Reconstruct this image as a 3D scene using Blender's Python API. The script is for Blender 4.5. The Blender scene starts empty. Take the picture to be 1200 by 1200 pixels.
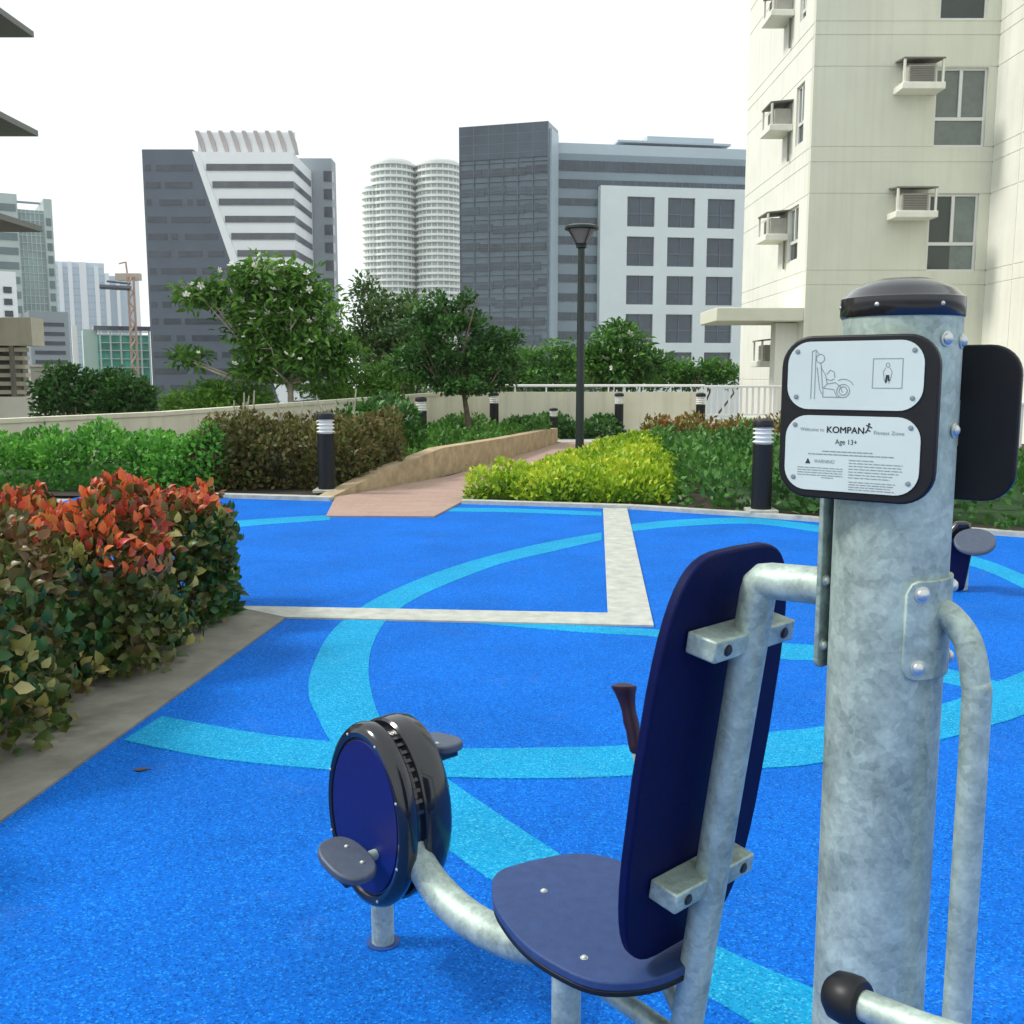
import bpy, math, random
import numpy as np
from mathutils import Vector, Matrix
random.seed(7); rng = np.random.default_rng(11)
S = bpy.context.scene
COL = S.collection
PI = math.pi
# ------------------------------------------------------------------ camera model (real metres, eye at 1.55 m)
F, PITCH, EYE = 1180.0, math.radians(7.7), 1.55
CP, SP = math.cos(PITCH), math.sin(PITCH)
def ray(px, py):
    u = (px-600)/F; w = -(py-600)/F
    return u, CP+w*SP, -SP+w*CP
def G(px, py, z=0.0):
    d = ray(px, py); t = (z-EYE)/d[2]
    return d[0]*t, d[1]*t
def at(px, py, Y):
    d = ray(px, py); t = Y/d[1]
    return Vector((d[0]*t, Y, EYE+d[2]*t))
def onX(px, py, X):
    d = ray(px, py); t = X/d[0]
    return Vector((X, d[1]*t, EYE+d[2]*t))
# ------------------------------------------------------------------ materials
def mat(name, col, rough=0.6, metal=0.0, var=0.0, scale=8.0, bump=0.0, bscale=None, spec=0.5, coat=0.0, detail=4.0, col2=None):
    m = bpy.data.materials.new(name); m.use_nodes = True
    nt = m.node_tree; b = nt.nodes['Principled BSDF']
    b.inputs['Roughness'].default_value = rough; b.inputs['Metallic'].default_value = metal
    b.inputs['Specular IOR Level'].default_value = spec
    if coat: b.inputs['Coat Weight'].default_value = coat; b.inputs['Coat Roughness'].default_value = 0.08
    b.inputs['Base Color'].default_value = (*col, 1)
    tc = nt.nodes.new('ShaderNodeTexCoord')
    if var or col2:
        n = nt.nodes.new('ShaderNodeTexNoise'); n.inputs['Scale'].default_value = scale; n.inputs['Detail'].default_value = detail
        n.inputs['Roughness'].default_value = 0.65
        nt.links.new(tc.outputs['Object'], n.inputs['Vector'])
        r = nt.nodes.new('ShaderNodeValToRGB')
        c2 = col2 or tuple(min(1, c*(1+var)) for c in col)
        c1 = col if col2 else tuple(c*(1-var) for c in col)
        r.color_ramp.elements[0].position = 0.3; r.color_ramp.elements[1].position = 0.7
        r.color_ramp.elements[0].color = (*c1, 1); r.color_ramp.elements[1].color = (*c2, 1)
        nt.links.new(n.outputs['Fac'], r.inputs['Fac']); nt.links.new(r.outputs['Color'], b.inputs['Base Color'])
    if bump:
        n2 = nt.nodes.new('ShaderNodeTexNoise'); n2.inputs['Scale'].default_value = bscale or scale*3; n2.inputs['Detail'].default_value = 3
        nt.links.new(tc.outputs['Object'], n2.inputs['Vector'])
        bp = nt.nodes.new('ShaderNodeBump'); bp.inputs['Strength'].default_value = bump; bp.inputs['Distance'].default_value = 0.01
        nt.links.new(n2.outputs['Fac'], bp.inputs['Height']); nt.links.new(bp.outputs['Normal'], b.inputs['Normal'])
    return m
def streaks(m, amount=0.10):
    nt = m.node_tree; b = nt.nodes['Principled BSDF']; src = b.inputs['Base Color'].links[0].from_socket
    tc = nt.nodes.new('ShaderNodeTexCoord'); mp = nt.nodes.new('ShaderNodeMapping'); mp.inputs['Scale'].default_value = (2.2, 2.2, .10)
    n = nt.nodes.new('ShaderNodeTexNoise'); n.inputs['Scale'].default_value = 2.0; n.inputs['Detail'].default_value = 7; n.inputs['Roughness'].default_value = .6
    nt.links.new(tc.outputs['Object'], mp.inputs['Vector']); nt.links.new(mp.outputs['Vector'], n.inputs['Vector'])
    mr = nt.nodes.new('ShaderNodeMapRange'); mr.inputs['From Min'].default_value = .48; mr.inputs['From Max'].default_value = .72; mr.inputs['To Max'].default_value = amount
    nt.links.new(n.outputs['Fac'], mr.inputs['Value'])
    mx = nt.nodes.new('ShaderNodeMixRGB'); mx.inputs['Color2'].default_value = (.30,.28,.21,1)
    nt.links.new(mr.outputs['Result'], mx.inputs['Fac']); nt.links.new(src, mx.inputs['Color1']); nt.links.new(mx.outputs['Color'], b.inputs['Base Color'])
def rubber(name, c_dark, c_mid, c_light):
    m = bpy.data.materials.new(name); m.use_nodes = True
    nt = m.node_tree; b = nt.nodes['Principled BSDF']; b.inputs['Roughness'].default_value = 0.8
    b.inputs['Specular IOR Level'].default_value = 0.12
    tc = nt.nodes.new('ShaderNodeTexCoord')
    v = nt.nodes.new('ShaderNodeTexVoronoi'); v.inputs['Scale'].default_value = 170
    nt.links.new(tc.outputs['Object'], v.inputs['Vector'])
    sep = nt.nodes.new('ShaderNodeSeparateColor'); nt.links.new(v.outputs['Color'], sep.inputs[0])
    r = nt.nodes.new('ShaderNodeValToRGB'); e = r.color_ramp.elements
    e[0].position = 0.0; e[0].color = (*c_dark, 1); e[1].position = 1.0; e[1].color = (*c_light, 1)
    k = e.new(0.35); k.color = (*c_mid, 1); k = e.new(0.8); k.color = (*c_mid, 1)
    nt.links.new(sep.outputs[0], r.inputs['Fac'])
    n = nt.nodes.new('ShaderNodeTexNoise'); n.inputs['Scale'].default_value = 1.3; n.inputs['Detail'].default_value = 6
    nt.links.new(tc.outputs['Object'], n.inputs['Vector'])
    mr = nt.nodes.new('ShaderNodeMapRange'); mr.inputs['From Min'].default_value = 0.25; mr.inputs['From Max'].default_value = 0.75
    mr.inputs['To Min'].default_value = 0.84; mr.inputs['To Max'].default_value = 1.14
    nt.links.new(n.outputs['Fac'], mr.inputs['Value'])
    mx = nt.nodes.new('ShaderNodeVectorMath'); mx.operation = 'SCALE'
    nt.links.new(r.outputs['Color'], mx.inputs[0]); nt.links.new(mr.outputs['Result'], mx.inputs['Scale'])
    n4 = nt.nodes.new('ShaderNodeTexNoise'); n4.inputs['Scale'].default_value = 3.1; n4.inputs['Detail'].default_value = 9; n4.inputs['Roughness'].default_value = .68; n4.inputs['Distortion'].default_value = .6
    nt.links.new(tc.outputs['Object'], n4.inputs['Vector'])
    m4 = nt.nodes.new('ShaderNodeMapRange'); m4.inputs['From Min'].default_value = .56; m4.inputs['From Max'].default_value = .78; m4.inputs['To Max'].default_value = .13
    nt.links.new(n4.outputs['Fac'], m4.inputs['Value'])
    du = nt.nodes.new('ShaderNodeMixRGB'); du.inputs['Color2'].default_value = (.16, .22, .34, 1)
    nt.links.new(m4.outputs['Result'], du.inputs['Fac']); nt.links.new(mx.outputs['Vector'], du.inputs['Color1']); nt.links.new(du.outputs['Color'], b.inputs['Base Color'])
    bp = nt.nodes.new('ShaderNodeBump'); bp.inputs['Strength'].default_value = 0.55; bp.inputs['Distance'].default_value = 0.004
    nt.links.new(v.outputs['Distance'], bp.inputs['Height']); nt.links.new(bp.outputs['Normal'], b.inputs['Normal'])
    return m
def galvanised(name):
    m = bpy.data.materials.new(name); m.use_nodes = True
    nt = m.node_tree; b = nt.nodes['Principled BSDF']
    b.inputs['Metallic'].default_value = 0.45
    tc = nt.nodes.new('ShaderNodeTexCoord')
    n0 = nt.nodes.new('ShaderNodeTexNoise'); n0.inputs['Scale'].default_value = 14; n0.inputs['Detail'].default_value = 5
    nt.links.new(tc.outputs['Object'], n0.inputs['Vector'])
    mxv = nt.nodes.new('ShaderNodeMixRGB'); mxv.inputs['Fac'].default_value = 0.06
    nt.links.new(tc.outputs['Object'], mxv.inputs['Color1']); nt.links.new(n0.outputs['Color'], mxv.inputs['Color2'])
    v = nt.nodes.new('ShaderNodeTexVoronoi'); v.inputs['Scale'].default_value = 75
    nt.links.new(mxv.outputs['Color'], v.inputs['Vector'])
    sep = nt.nodes.new('ShaderNodeSeparateColor'); nt.links.new(v.outputs['Color'], sep.inputs[0])
    ad = nt.nodes.new('ShaderNodeMath'); ad.operation = 'MULTIPLY_ADD'; ad.inputs[1].default_value = 0.13
    nt.links.new(sep.outputs[0], ad.inputs[0])
    n = nt.nodes.new('ShaderNodeTexNoise'); n.inputs['Scale'].default_value = 9; n.inputs['Detail'].default_value = 9; n.inputs['Roughness'].default_value = 0.7
    nt.links.new(tc.outputs['Object'], n.inputs['Vector']); nt.links.new(n.outputs['Fac'], ad.inputs[2])
    n3 = nt.nodes.new('ShaderNodeTexNoise'); n3.inputs['Scale'].default_value = 120; n3.inputs['Detail'].default_value = 4
    nt.links.new(tc.outputs['Object'], n3.inputs['Vector'])
    a3 = nt.nodes.new('ShaderNodeMath'); a3.operation = 'MULTIPLY_ADD'; a3.inputs[1].default_value = 0.22; nt.links.new(n3.outputs['Fac'], a3.inputs[0]); nt.links.new(ad.outputs[0], a3.inputs[2])
    r = nt.nodes.new('ShaderNodeValToRGB'); e = r.color_ramp.elements
    e[0].position = 0.46; e[0].color = (0.22, 0.285, 0.255, 1); e[1].position = 0.90; e[1].color = (0.56, 0.68, 0.60, 1)
    nt.links.new(a3.outputs[0], r.inputs['Fac']); nt.links.new(r.outputs['Color'], b.inputs['Base Color'])
    mr = nt.nodes.new('ShaderNodeMapRange'); mr.inputs['To Min'].default_value = 0.40; mr.inputs['To Max'].default_value = 0.66
    nt.links.new(ad.outputs[0], mr.inputs['Value']); nt.links.new(mr.outputs['Result'], b.inputs['Roughness'])
    bp = nt.nodes.new('ShaderNodeBump'); bp.inputs['Strength'].default_value = 0.25; bp.inputs['Distance'].default_value = 0.003
    nt.links.new(a3.outputs[0], bp.inputs['Height']); nt.links.new(bp.outputs['Normal'], b.inputs['Normal'])
    return m
def leafmat(name, cols, trans=0.25, rough=0.45, tint=1.0):
    m = bpy.data.materials.new(name); m.use_nodes = True
    nt = m.node_tree; b = nt.nodes['Principled BSDF']; b.inputs['Roughness'].default_value = rough
    b.inputs['Specular IOR Level'].default_value = 0.35
    at_ = nt.nodes.new('ShaderNodeAttribute'); at_.attribute_name = 'rnd'
    r = nt.nodes.new('ShaderNodeValToRGB'); e = r.color_ramp.elements
    while len(e) < len(cols): e.new(0.5)
    for i, c in enumerate(cols):
        e[i].position = i/(len(cols)-1); e[i].color = (*[x*tint for x in c], 1)
    nt.links.new(at_.outputs['Fac'], r.inputs['Fac']); nt.links.new(r.outputs['Color'], b.inputs['Base Color'])
    t = nt.nodes.new('ShaderNodeBsdfTranslucent'); nt.links.new(r.outputs['Color'], t.inputs['Color'])
    mx = nt.nodes.new('ShaderNodeMixShader'); mx.inputs['Fac'].default_value = trans
    out = nt.nodes['Material Output']
    nt.links.new(b.outputs[0], mx.inputs[1]); nt.links.new(t.outputs[0], mx.inputs[2]); nt.links.new(mx.outputs[0], out.inputs['Surface'])
    return m
def glassmat(name, col, rough=0.08, var=0.25, scale=0.15):
    return mat(name, col, rough=rough, var=var, scale=scale, spec=0.6)
def brickmat(name, c1, c2, mortar, scale=1.0):
    m = bpy.data.materials.new(name); m.use_nodes = True
    nt = m.node_tree; b = nt.nodes['Principled BSDF']; b.inputs['Roughness'].default_value = 0.85
    tc = nt.nodes.new('ShaderNodeTexCoord'); t = nt.nodes.new('ShaderNodeTexBrick')
    t.inputs['Color1'].default_value = (*c1, 1); t.inputs['Color2'].default_value = (*c2, 1); t.inputs['Mortar'].default_value = (*mortar, 1)
    t.inputs['Scale'].default_value = scale; t.inputs['Mortar Size'].default_value = 0.006
    t.inputs['Brick Width'].default_value = 0.22; t.inputs['Row Height'].default_value = 0.11
    nt.links.new(tc.outputs['Object'], t.inputs['Vector']); nt.links.new(t.outputs['Color'], b.inputs['Base Color'])
    return m
M = dict(
 blue=rubber('blue_rubber', (0.0005, 0.065, 0.31), (0.001, 0.130, 0.59), (0.014, 0.26, 0.80)),
 sky=rubber('light_blue_rubber', (0.003, 0.18, 0.42), (0.006, 0.31, 0.58), (0.07, 0.50, 0.72)),
 strip=mat('pale_concrete', (0.44, 0.46, 0.41), 0.8, var=0.2, scale=9, bump=0.25),
 kerb=mat('kerb_concrete', (0.205, 0.20, 0.165), 0.85, var=0.3, scale=4, bump=0.3, detail=8),
 deck=mat('deck_concrete', (0.36, 0.35, 0.31), 0.85, var=0.2, scale=3),
 soil=mat('soil', (0.035, 0.026, 0.016), 0.95, var=0.4, scale=5),
 brick=brickmat('brick_paving', (0.40, 0.265, 0.21), (0.34, 0.225, 0.18), (0.36, 0.29, 0.24)),
 stone=mat('tan_stone', (0.43, 0.33, 0.20), 0.85, var=0.28, scale=5, bump=0.4),
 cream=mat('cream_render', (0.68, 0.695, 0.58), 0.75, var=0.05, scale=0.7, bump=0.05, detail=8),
 creamw=mat('pale_lit_cream_render', (0.80, 0.80, 0.71), 0.75, var=0.06, scale=0.8, detail=8),  # paler cream; on left-facing walls the sun's brightness is put into the colour
 wall=mat('parapet_paint', (0.72, 0.69, 0.54), 0.8, var=0.08, scale=1.3, detail=8),
 conc=mat('raw_concrete', (0.50, 0.47, 0.37), 0.85, var=0.12, scale=2.0),
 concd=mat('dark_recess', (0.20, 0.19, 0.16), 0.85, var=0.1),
 white=mat('white_paint', (0.78, 0.78, 0.76), 0.5, var=0.04, scale=3),
 frame=mat('window_frame_white', (0.72, 0.73, 0.70), 0.4),
 glass=glassmat('window_glass', (0.045, 0.06, 0.058), 0.07),
 curtain=mat('curtain_grey_green', (0.19, 0.23, 0.21), 0.6, var=0.2, scale=2.5),
 blind=mat('blind_grey', (0.17, 0.20, 0.185), 0.35, var=0.12, scale=6),
 black=mat('black_powder_coat', (0.010, 0.011, 0.013), 0.42, spec=0.3, var=0.2, scale=30),
 gloss=mat('black_gloss_plastic', (0.012, 0.013, 0.016), 0.16, coat=0.4, var=0.25, scale=14),
 dkgreen=mat('lamp_dark_green', (0.010, 0.020, 0.018), 0.4),
 galv=galvanised('galvanised_steel'),
 bolt=mat('bright_bolt', (0.60, 0.63, 0.60), 0.4, metal=0.75),
 navy=mat('navy_board', (0.0008, 0.004, 0.050), 0.62, spec=0.15, var=0.22, scale=55, bump=0.08, bscale=220),
 panel=mat('drum_panel_navy', (0.002, 0.007, 0.12), 0.5, var=.15, scale=40),
 seat=mat('slate_blue_board', (0.028, 0.058, 0.17), 0.55, spec=0.32, var=0.14, scale=40, bump=0.12, bscale=260),
 pedal=mat('pedal_slate', (0.065, 0.085, 0.125), 0.5, var=0.15, scale=40),
 plate=mat('sign_plate', (0.58, 0.66, 0.61), 0.32, var=0.04, scale=6),
 ink=mat('sign_ink', (0.025, 0.028, 0.03), 0.5),
 inkg=mat('sign_ink_grey', (0.22, 0.26, 0.26), 0.5),
 grip=mat('dark_rubber_grip', (0.022, 0.005, 0.020), 0.5, var=0.3, scale=30),
 bark=mat('bark', (0.15, 0.115, 0.075), 0.9, var=0.3, scale=9, bump=0.5),
 palebark=mat('pale_bark', (0.42, 0.38, 0.30), 0.85, var=0.25, scale=8),
 lampw=mat('lamp_diffuser', (0.80, 0.80, 0.75), 0.4),
 lampc=mat('lamp_reflector', (0.22, 0.20, 0.20), 0.4),
 petal=mat('white_petals', (0.80, 0.79, 0.70), 0.6),
 # far buildings
 dk=mat('slate_cladding', (0.085, 0.11, 0.145), 0.45, var=0.10, scale=0.12),
 dkwin=glassmat('slate_band_glass', (0.032, 0.044, 0.062), 0.14, 0.4, 0.35),
 bwhite=mat('white_cladding', (0.88, 0.90, 0.91), 0.5, var=0.03, scale=0.2),
 bgrey=mat('grey_cladding', (0.27, 0.31, 0.34), 0.5, var=0.08, scale=0.15),
 bwin=glassmat('grey_band_glass', (0.085, 0.092, 0.108), 0.15, 0.3, 0.3),
 fin=mat('roof_fin_shaded', (0.44, 0.40, 0.39), 0.6),  # white fins, with the shade of their sides put into this tan-grey
 gl1=glassmat('blue_curtain_glass', (0.036, 0.060, 0.085), 0.12, 0.35, 0.12),
 gl2=glassmat('blue_spandrel_glass', (0.105, 0.15, 0.19), 0.2, 0.2, 0.1),
 hband=mat('grey_blue_panel', (0.22, 0.29, 0.34), 0.4, var=0.08, scale=0.1),
 hpale=mat('pale_blue_panel', (0.46, 0.55, 0.62), 0.4, var=0.05, scale=0.1),
 hwhite=mat('offwhite_panel', (0.70, 0.77, 0.78), 0.5, var=0.04, scale=0.2),
 mull=mat('mullion_grey', (0.10, 0.135, 0.165), 0.4),
 condo=mat('condo_balcony_white', (0.80, 0.82, 0.78), 0.6, var=0.04, scale=0.1),
 condog=mat('condo_recess_glass', (0.36, 0.42, 0.41), 0.3, var=0.3, scale=0.25),
 pal=mat('pale_blue_condo', (0.54, 0.64, 0.74), 0.6, var=0.06, scale=0.05),
 palw=mat('pale_pier', (0.78, 0.81, 0.85), 0.6),
 gg=glassmat('green_glass', (0.27, 0.37, 0.37), 0.15, 0.25, 0.12),
 ggd=glassmat('green_glass_dark', (0.13, 0.19, 0.20), 0.15, 0.25, 0.12),
 ggl=mat('pale_green_panel', (0.46, 0.54, 0.52), 0.4, var=0.1, scale=0.2),
 net=mat('green_netting', (0.04, 0.40, 0.28), 0.8, var=0.4, scale=0.25),
 orange=mat('crane_orange', (0.42, 0.27, 0.20), 0.6),
 city=mat('city_ground', (0.14, 0.15, 0.13), 0.9, var=0.3, scale=0.02),
)
L = dict(
 croton=leafmat('croton_leaf', [(0.010, 0.028, 0.007), (0.030, 0.060, 0.012), (0.075, 0.090, 0.018), (0.085, 0.060, 0.022), (0.13, 0.055, 0.022)], 0.2, 0.35, tint=1.6),
 cred=leafmat('croton_red_leaf', [(0.07, 0.035, 0.012), (0.26, 0.030, 0.014), (0.45, 0.075, 0.022), (0.60, 0.15, 0.04), (0.48, 0.06, 0.055), (0.32, 0.20, 0.04)], 0.3, 0.4, tint=1.3),
 cyel=leafmat('croton_yellow_leaf', [(0.12, 0.15, 0.02), (0.40, 0.34, 0.08), (0.60, 0.52, 0.20)], 0.3, 0.4, tint=1.1),
 cgreen=leafmat('croton_deep_green_leaf', [(0.008, 0.028, 0.006), (0.018, 0.062, 0.012), (0.04, 0.105, 0.02)], 0.2, 0.35, tint=1.5),
 bright=leafmat('bright_leaf', [(0.010, 0.045, 0.007), (0.034, 0.13, 0.014), (0.065, 0.20, 0.022), (0.12, 0.29, 0.04)], 0.3, tint=1.95),
 brown=leafmat('brown_green_leaf', [(0.014, 0.022, 0.006), (0.045, 0.050, 0.014), (0.11, 0.080, 0.024), (0.06, 0.095, 0.018), (0.17, 0.12, 0.04)], 0.2, tint=1.5),
 dark=leafmat('dark_leaf', [(0.010, 0.030, 0.007), (0.022, 0.072, 0.012), (0.045, 0.12, 0.020)], 0.22, tint=1.95),
 mid=leafmat('mid_leaf', [(0.016, 0.055, 0.009), (0.036, 0.105, 0.014), (0.075, 0.16, 0.024)], 0.28, tint=2.0),
 light=leafmat('light_leaf', [(0.045, 0.12, 0.014), (0.08, 0.19, 0.022), (0.14, 0.26, 0.035)], 0.3, tint=1.6),
 gold=leafmat('golden_leaf', [(0.07, 0.18, 0.010), (0.22, 0.38, 0.016), (0.42, 0.54, 0.030), (0.58, 0.60, 0.06)], 0.3, tint=1.12),
 red=leafmat('reddish_leaf', [(0.06, 0.09, 0.015), (0.13, 0.11, 0.02), (0.20, 0.08, 0.025)], 0.25, tint=1.4),
 frang=leafmat('frangipani_leaf', [(0.030, 0.085, 0.012), (0.062, 0.150, 0.020), (0.12, 0.23, 0.035)], 0.3, tint=1.7),
 olive=leafmat('olive_leaf', [(0.022, 0.055, 0.014), (0.045, 0.09, 0.022), (0.08, 0.13, 0.04)], 0.25, tint=1.95),
)
for k_ in ('cream','creamw'): streaks(M[k_], .16)
streaks(M['wall'], .28); streaks(M['conc'], .3)
# ------------------------------------------------------------------ mesh builder
def V(*a): return Vector(a)
class MB:
    def __init__(s): s.v = []; s.f = []
    def add(s, vs, fs):
        o = len(s.v); s.v += [tuple(x) for x in vs]; s.f += [tuple(i+o for i in f) for f in fs]; return s
    def obox(s, o, ax, ay, az):
        o, ax, ay, az = map(Vector, (o, ax, ay, az))
        c = [o, o+ax, o+ax+ay, o+ay, o+az, o+ax+az, o+ax+ay+az, o+ay+az]
        return s.add(c, [(3,2,1,0),(4,5,6,7),(0,1,5,4),(1,2,6,5),(2,3,7,6),(3,0,4,7)])
    def box(s, x0, x1, y0, y1, z0, z1): return s.obox((x0,y0,z0), (x1-x0,0,0), (0,y1-y0,0), (0,0,z1-z0))
    def cbox(s, c, ex, ey, ez, X=V(1,0,0), Y=V(0,1,0), Z=V(0,0,1)):
        c = Vector(c); return s.obox(c-X*ex/2-Y*ey/2-Z*ez/2, X*ex, Y*ey, Z*ez)
    def prism(s, poly, ext):
        n = len(poly); p = [Vector(x) for x in poly]; e = Vector(ext)
        nrm = sum(((p[i]-p[0]).cross(p[(i+1) % n]-p[0]) for i in range(n)), Vector())
        if nrm.dot(e) > 0: p = p[::-1]
        return s.add(p+[x+e for x in p], [tuple(range(n)), tuple(range(2*n-1, n-1, -1))]+[(i, n+i, n+(i+1) % n, (i+1) % n)for i in range(n)])
    def sheet(s, poly): return s.add(poly, [tuple(range(len(poly)))])
    def tube(s, pts, r, n=12, cap=True):
        pts = [Vector(p) for p in pts]; m = len(pts); rs = r if isinstance(r, (list, tuple)) else [r]*m
        vs = []; u = None
        for i, p in enumerate(pts):
            t = (pts[min(i+1, m-1)]-pts[max(i-1, 0)]).normalized()
            if u is None:
                u = t.cross(V(0,0,1)) if abs(t.z) < 0.95 else t.cross(V(0,1,0))
            u = (u - t*u.dot(t)).normalized(); w = t.cross(u)
            vs += [p+(u*math.cos(2*PI*k/n)+w*math.sin(2*PI*k/n))*rs[i] for k in range(n)]
        fs = [(i*n+k, i*n+(k+1) % n, (i+1)*n+(k+1) % n, (i+1)*n+k) for i in range(m-1) for k in range(n)]
        if cap: fs += [tuple(range(n))[::-1], tuple((m-1)*n+k for k in range(n))]
        return s.add(vs, fs)
    def lathe(s, prof, c, axis=V(0,0,1), n=32, cap=True):
        ax = Vector(axis).normalized(); u = ax.cross(V(0,0,1)) if abs(ax.z) < 0.95 else V(1,0,0)
        u.normalize(); w = ax.cross(u); c = Vector(c); vs = []
        for r, h in prof: vs += [c+ax*h+(u*math.cos(2*PI*k/n)+w*math.sin(2*PI*k/n))*r for k in range(n)]
        m = len(prof)
        fs = [(i*n+k, i*n+(k+1) % n, (i+1)*n+(k+1) % n, (i+1)*n+k) for i in range(m-1) for k in range(n)]
        if cap: fs += [tuple(range(n))[::-1], tuple((m-1)*n+k for k in range(n))]
        return s.add(vs, fs)
    def build(s, name, m, parent=None, bevel=0.0, sharp=35, seg=2):
        o0 = Vector((0,0,0)); p = parent
        while p is not None: o0 += p.location; p = p.parent
        me = bpy.data.meshes.new(name); me.from_pydata([(x-o0.x, y-o0.y, z-o0.z) for x, y, z in s.v], [], s.f)
        me.materials.append(m); me.update()
        me.polygons.foreach_set('use_smooth', [True]*len(me.polygons)); me.set_sharp_from_angle(angle=math.radians(sharp))
        o = bpy.data.objects.new(name, me); COL.objects.link(o); o.parent = parent
        if bevel:
            b = o.modifiers.new('bevel', 'BEVEL'); b.width = bevel; b.segments = seg; b.limit_method = 'ANGLE'; b.harden_normals = False
        return o
def spline(pts, n=6):
    p = [Vector(x) for x in pts]; p = [p[0]*2-p[1]]+p+[p[-1]*2-p[-2]]; out = []
    for i in range(1, len(p)-2):
        for k in range(n):
            t = k/n
            out.append(0.5*((2*p[i])+(p[i+1]-p[i-1])*t+(2*p[i-1]-5*p[i]+4*p[i+1]-p[i+2])*t*t+(3*p[i]-p[i-1]-3*p[i+1]+p[i+2])*t**3))
    return out+[p[-2]]
def rrect(w, h, r, n=6):
    out = []
    for cx, cy, a0 in ((w/2-r, h/2-r, 0), (-w/2+r, h/2-r, 90), (-w/2+r, -h/2+r, 180), (w/2-r, -h/2+r, 270)):
        out += [(cx+r*math.cos(math.radians(a0+90*k/n)), cy+r*math.sin(math.radians(a0+90*k/n))) for k in range(n+1)]
    return out
# ------------------------------------------------------------------ tagging
def tag(o, label=None, cat=None, group=None, kind=None):
    if label: o['label'] = label
    if cat: o['category'] = cat
    if group: o['group'] = group
    if kind: o['kind'] = kind
    return o
def thing(name, loc, label, cat, group=None):
    o = bpy.data.objects.new(name, None); COL.objects.link(o); o.location = loc; o.empty_display_size = 0.2
    return tag(o, label, cat, group)
def struct(name, mb, m, label=None):
    o = mb.build(name, m); o['kind'] = 'structure'
    if label: o['label'] = label
    return o
def copy_tree(o, parent=None):
    c = o.copy(); COL.objects.link(c); c.parent = parent
    for ch in list(o.children): copy_tree(ch, c)
    return c
# ------------------------------------------------------------------ foliage
T_OVAL = (np.array([[0,0,0],[0,.35,.02],[0,.70,-.02],[0,1,-.20],[-.5,.33,.16],[-.40,.68,.09],[.5,.33,.14],[.40,.68,.06]], float),
          [(0,6,1),(0,1,4),(1,6,7,2),(4,1,2,5),(2,7,3),(5,2,3)])
T_DIA = (np.array([[0,0,0],[.5,.5,.10],[0,1,-.05],[-.5,.5,.10],[0,.5,0]], float), [(0,1,4),(4,1,2),(0,4,3),(4,2,3)])
T_LOW = (np.array([[0,0,0],[.5,.5,.06],[0,1,0],[-.5,.5,.06]], float), [(0,1,2,3)])
def unit(a): return a/np.maximum(np.linalg.norm(a, axis=1, keepdims=True), 1e-9)
def leaves(name, P, D, N, size, aspect, rnd, m, parent, tmpl=T_OVAL, extra=None):
    """one mesh of leaf blades: P roots, D blade axes, N facing hints"""
    D = unit(D); X = unit(np.cross(D, N)); Z = np.cross(X, D)
    t, fs = tmpl; n = len(P); k = len(t)
    s = size[:, None, None]
    v = (P[:, None, :] + s*(t[None, :, 0, None]*X[:, None, :]*aspect + t[None, :, 1, None]*D[:, None, :] + t[None, :, 2, None]*Z[:, None, :])).reshape(-1, 3)
    loc = np.array(parent.location) if parent else np.zeros(3)
    v = v - loc
    lens = np.array([len(f) for f in fs]); idx = np.concatenate([np.array(f) for f in fs])
    li = (idx[None, :] + (np.arange(n)*k)[:, None]).ravel(); tot = np.tile(lens, n)
    at_ = np.repeat(rnd, k)
    if extra is not None:
        ev, ef, er = extra; base = len(v)
        v = np.vstack([v, np.asarray(ev)-loc]); at_ = np.concatenate([at_, np.full(len(ev), er)])
        li = np.concatenate([li]+[np.array(f)+base for f in ef]); tot = np.concatenate([tot, [len(f) for f in ef]]).astype(int)
    me = bpy.data.meshes.new(name); me.vertices.add(len(v)); me.vertices.foreach_set('co', v.ravel().astype(np.float32))
    me.loops.add(len(li)); me.loops.foreach_set('vertex_index', li.astype(np.int32))
    me.polygons.add(len(tot)); st = np.concatenate([[0], np.cumsum(tot)[:-1]])
    me.polygons.foreach_set('loop_start', st.astype(np.int32)); me.polygons.foreach_set('loop_total', tot.astype(np.int32))
    me.update(calc_edges=True)
    me.attributes.new('rnd', 'FLOAT', 'POINT').data.foreach_set('value', at_.astype(np.float32))
    me.polygons.foreach_set('use_smooth', np.ones(len(tot), bool))
    me.materials.append(m)
    o = bpy.data.objects.new(name, me); COL.objects.link(o); o.parent = parent
    return o
_w = [(rng.normal(size=3), rng.uniform(0, 6.28)) for _ in range(10)]
def wob(P, scale):
    r = np.zeros(len(P))
    for k, ph in _w: r += np.sin(P @ (k*(2.2/scale)) + ph)
    return r/4.5
def polydist(P, poly):
    """signed distance in plan, positive inside"""
    x, y = P[:, 0], P[:, 1]; d = np.full(len(P), 1e9); ins = np.zeros(len(P), bool); n = len(poly)
    for i in range(n):
        ax, ay = poly[i]; bx, by = poly[(i+1) % n]
        ex, ey = bx-ax, by-ay; t = np.clip(((x-ax)*ex+(y-ay)*ey)/(ex*ex+ey*ey), 0, 1)
        d = np.minimum(d, np.hypot(x-ax-t*ex, y-ay-t*ey))
        c = ((ay > y) != (by > y)); ins ^= c & (x < (bx-ax)*(y-ay)/np.where(by == ay, 1e-9, by-ay)+ax)
    return np.where(ins, d, -d)
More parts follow.
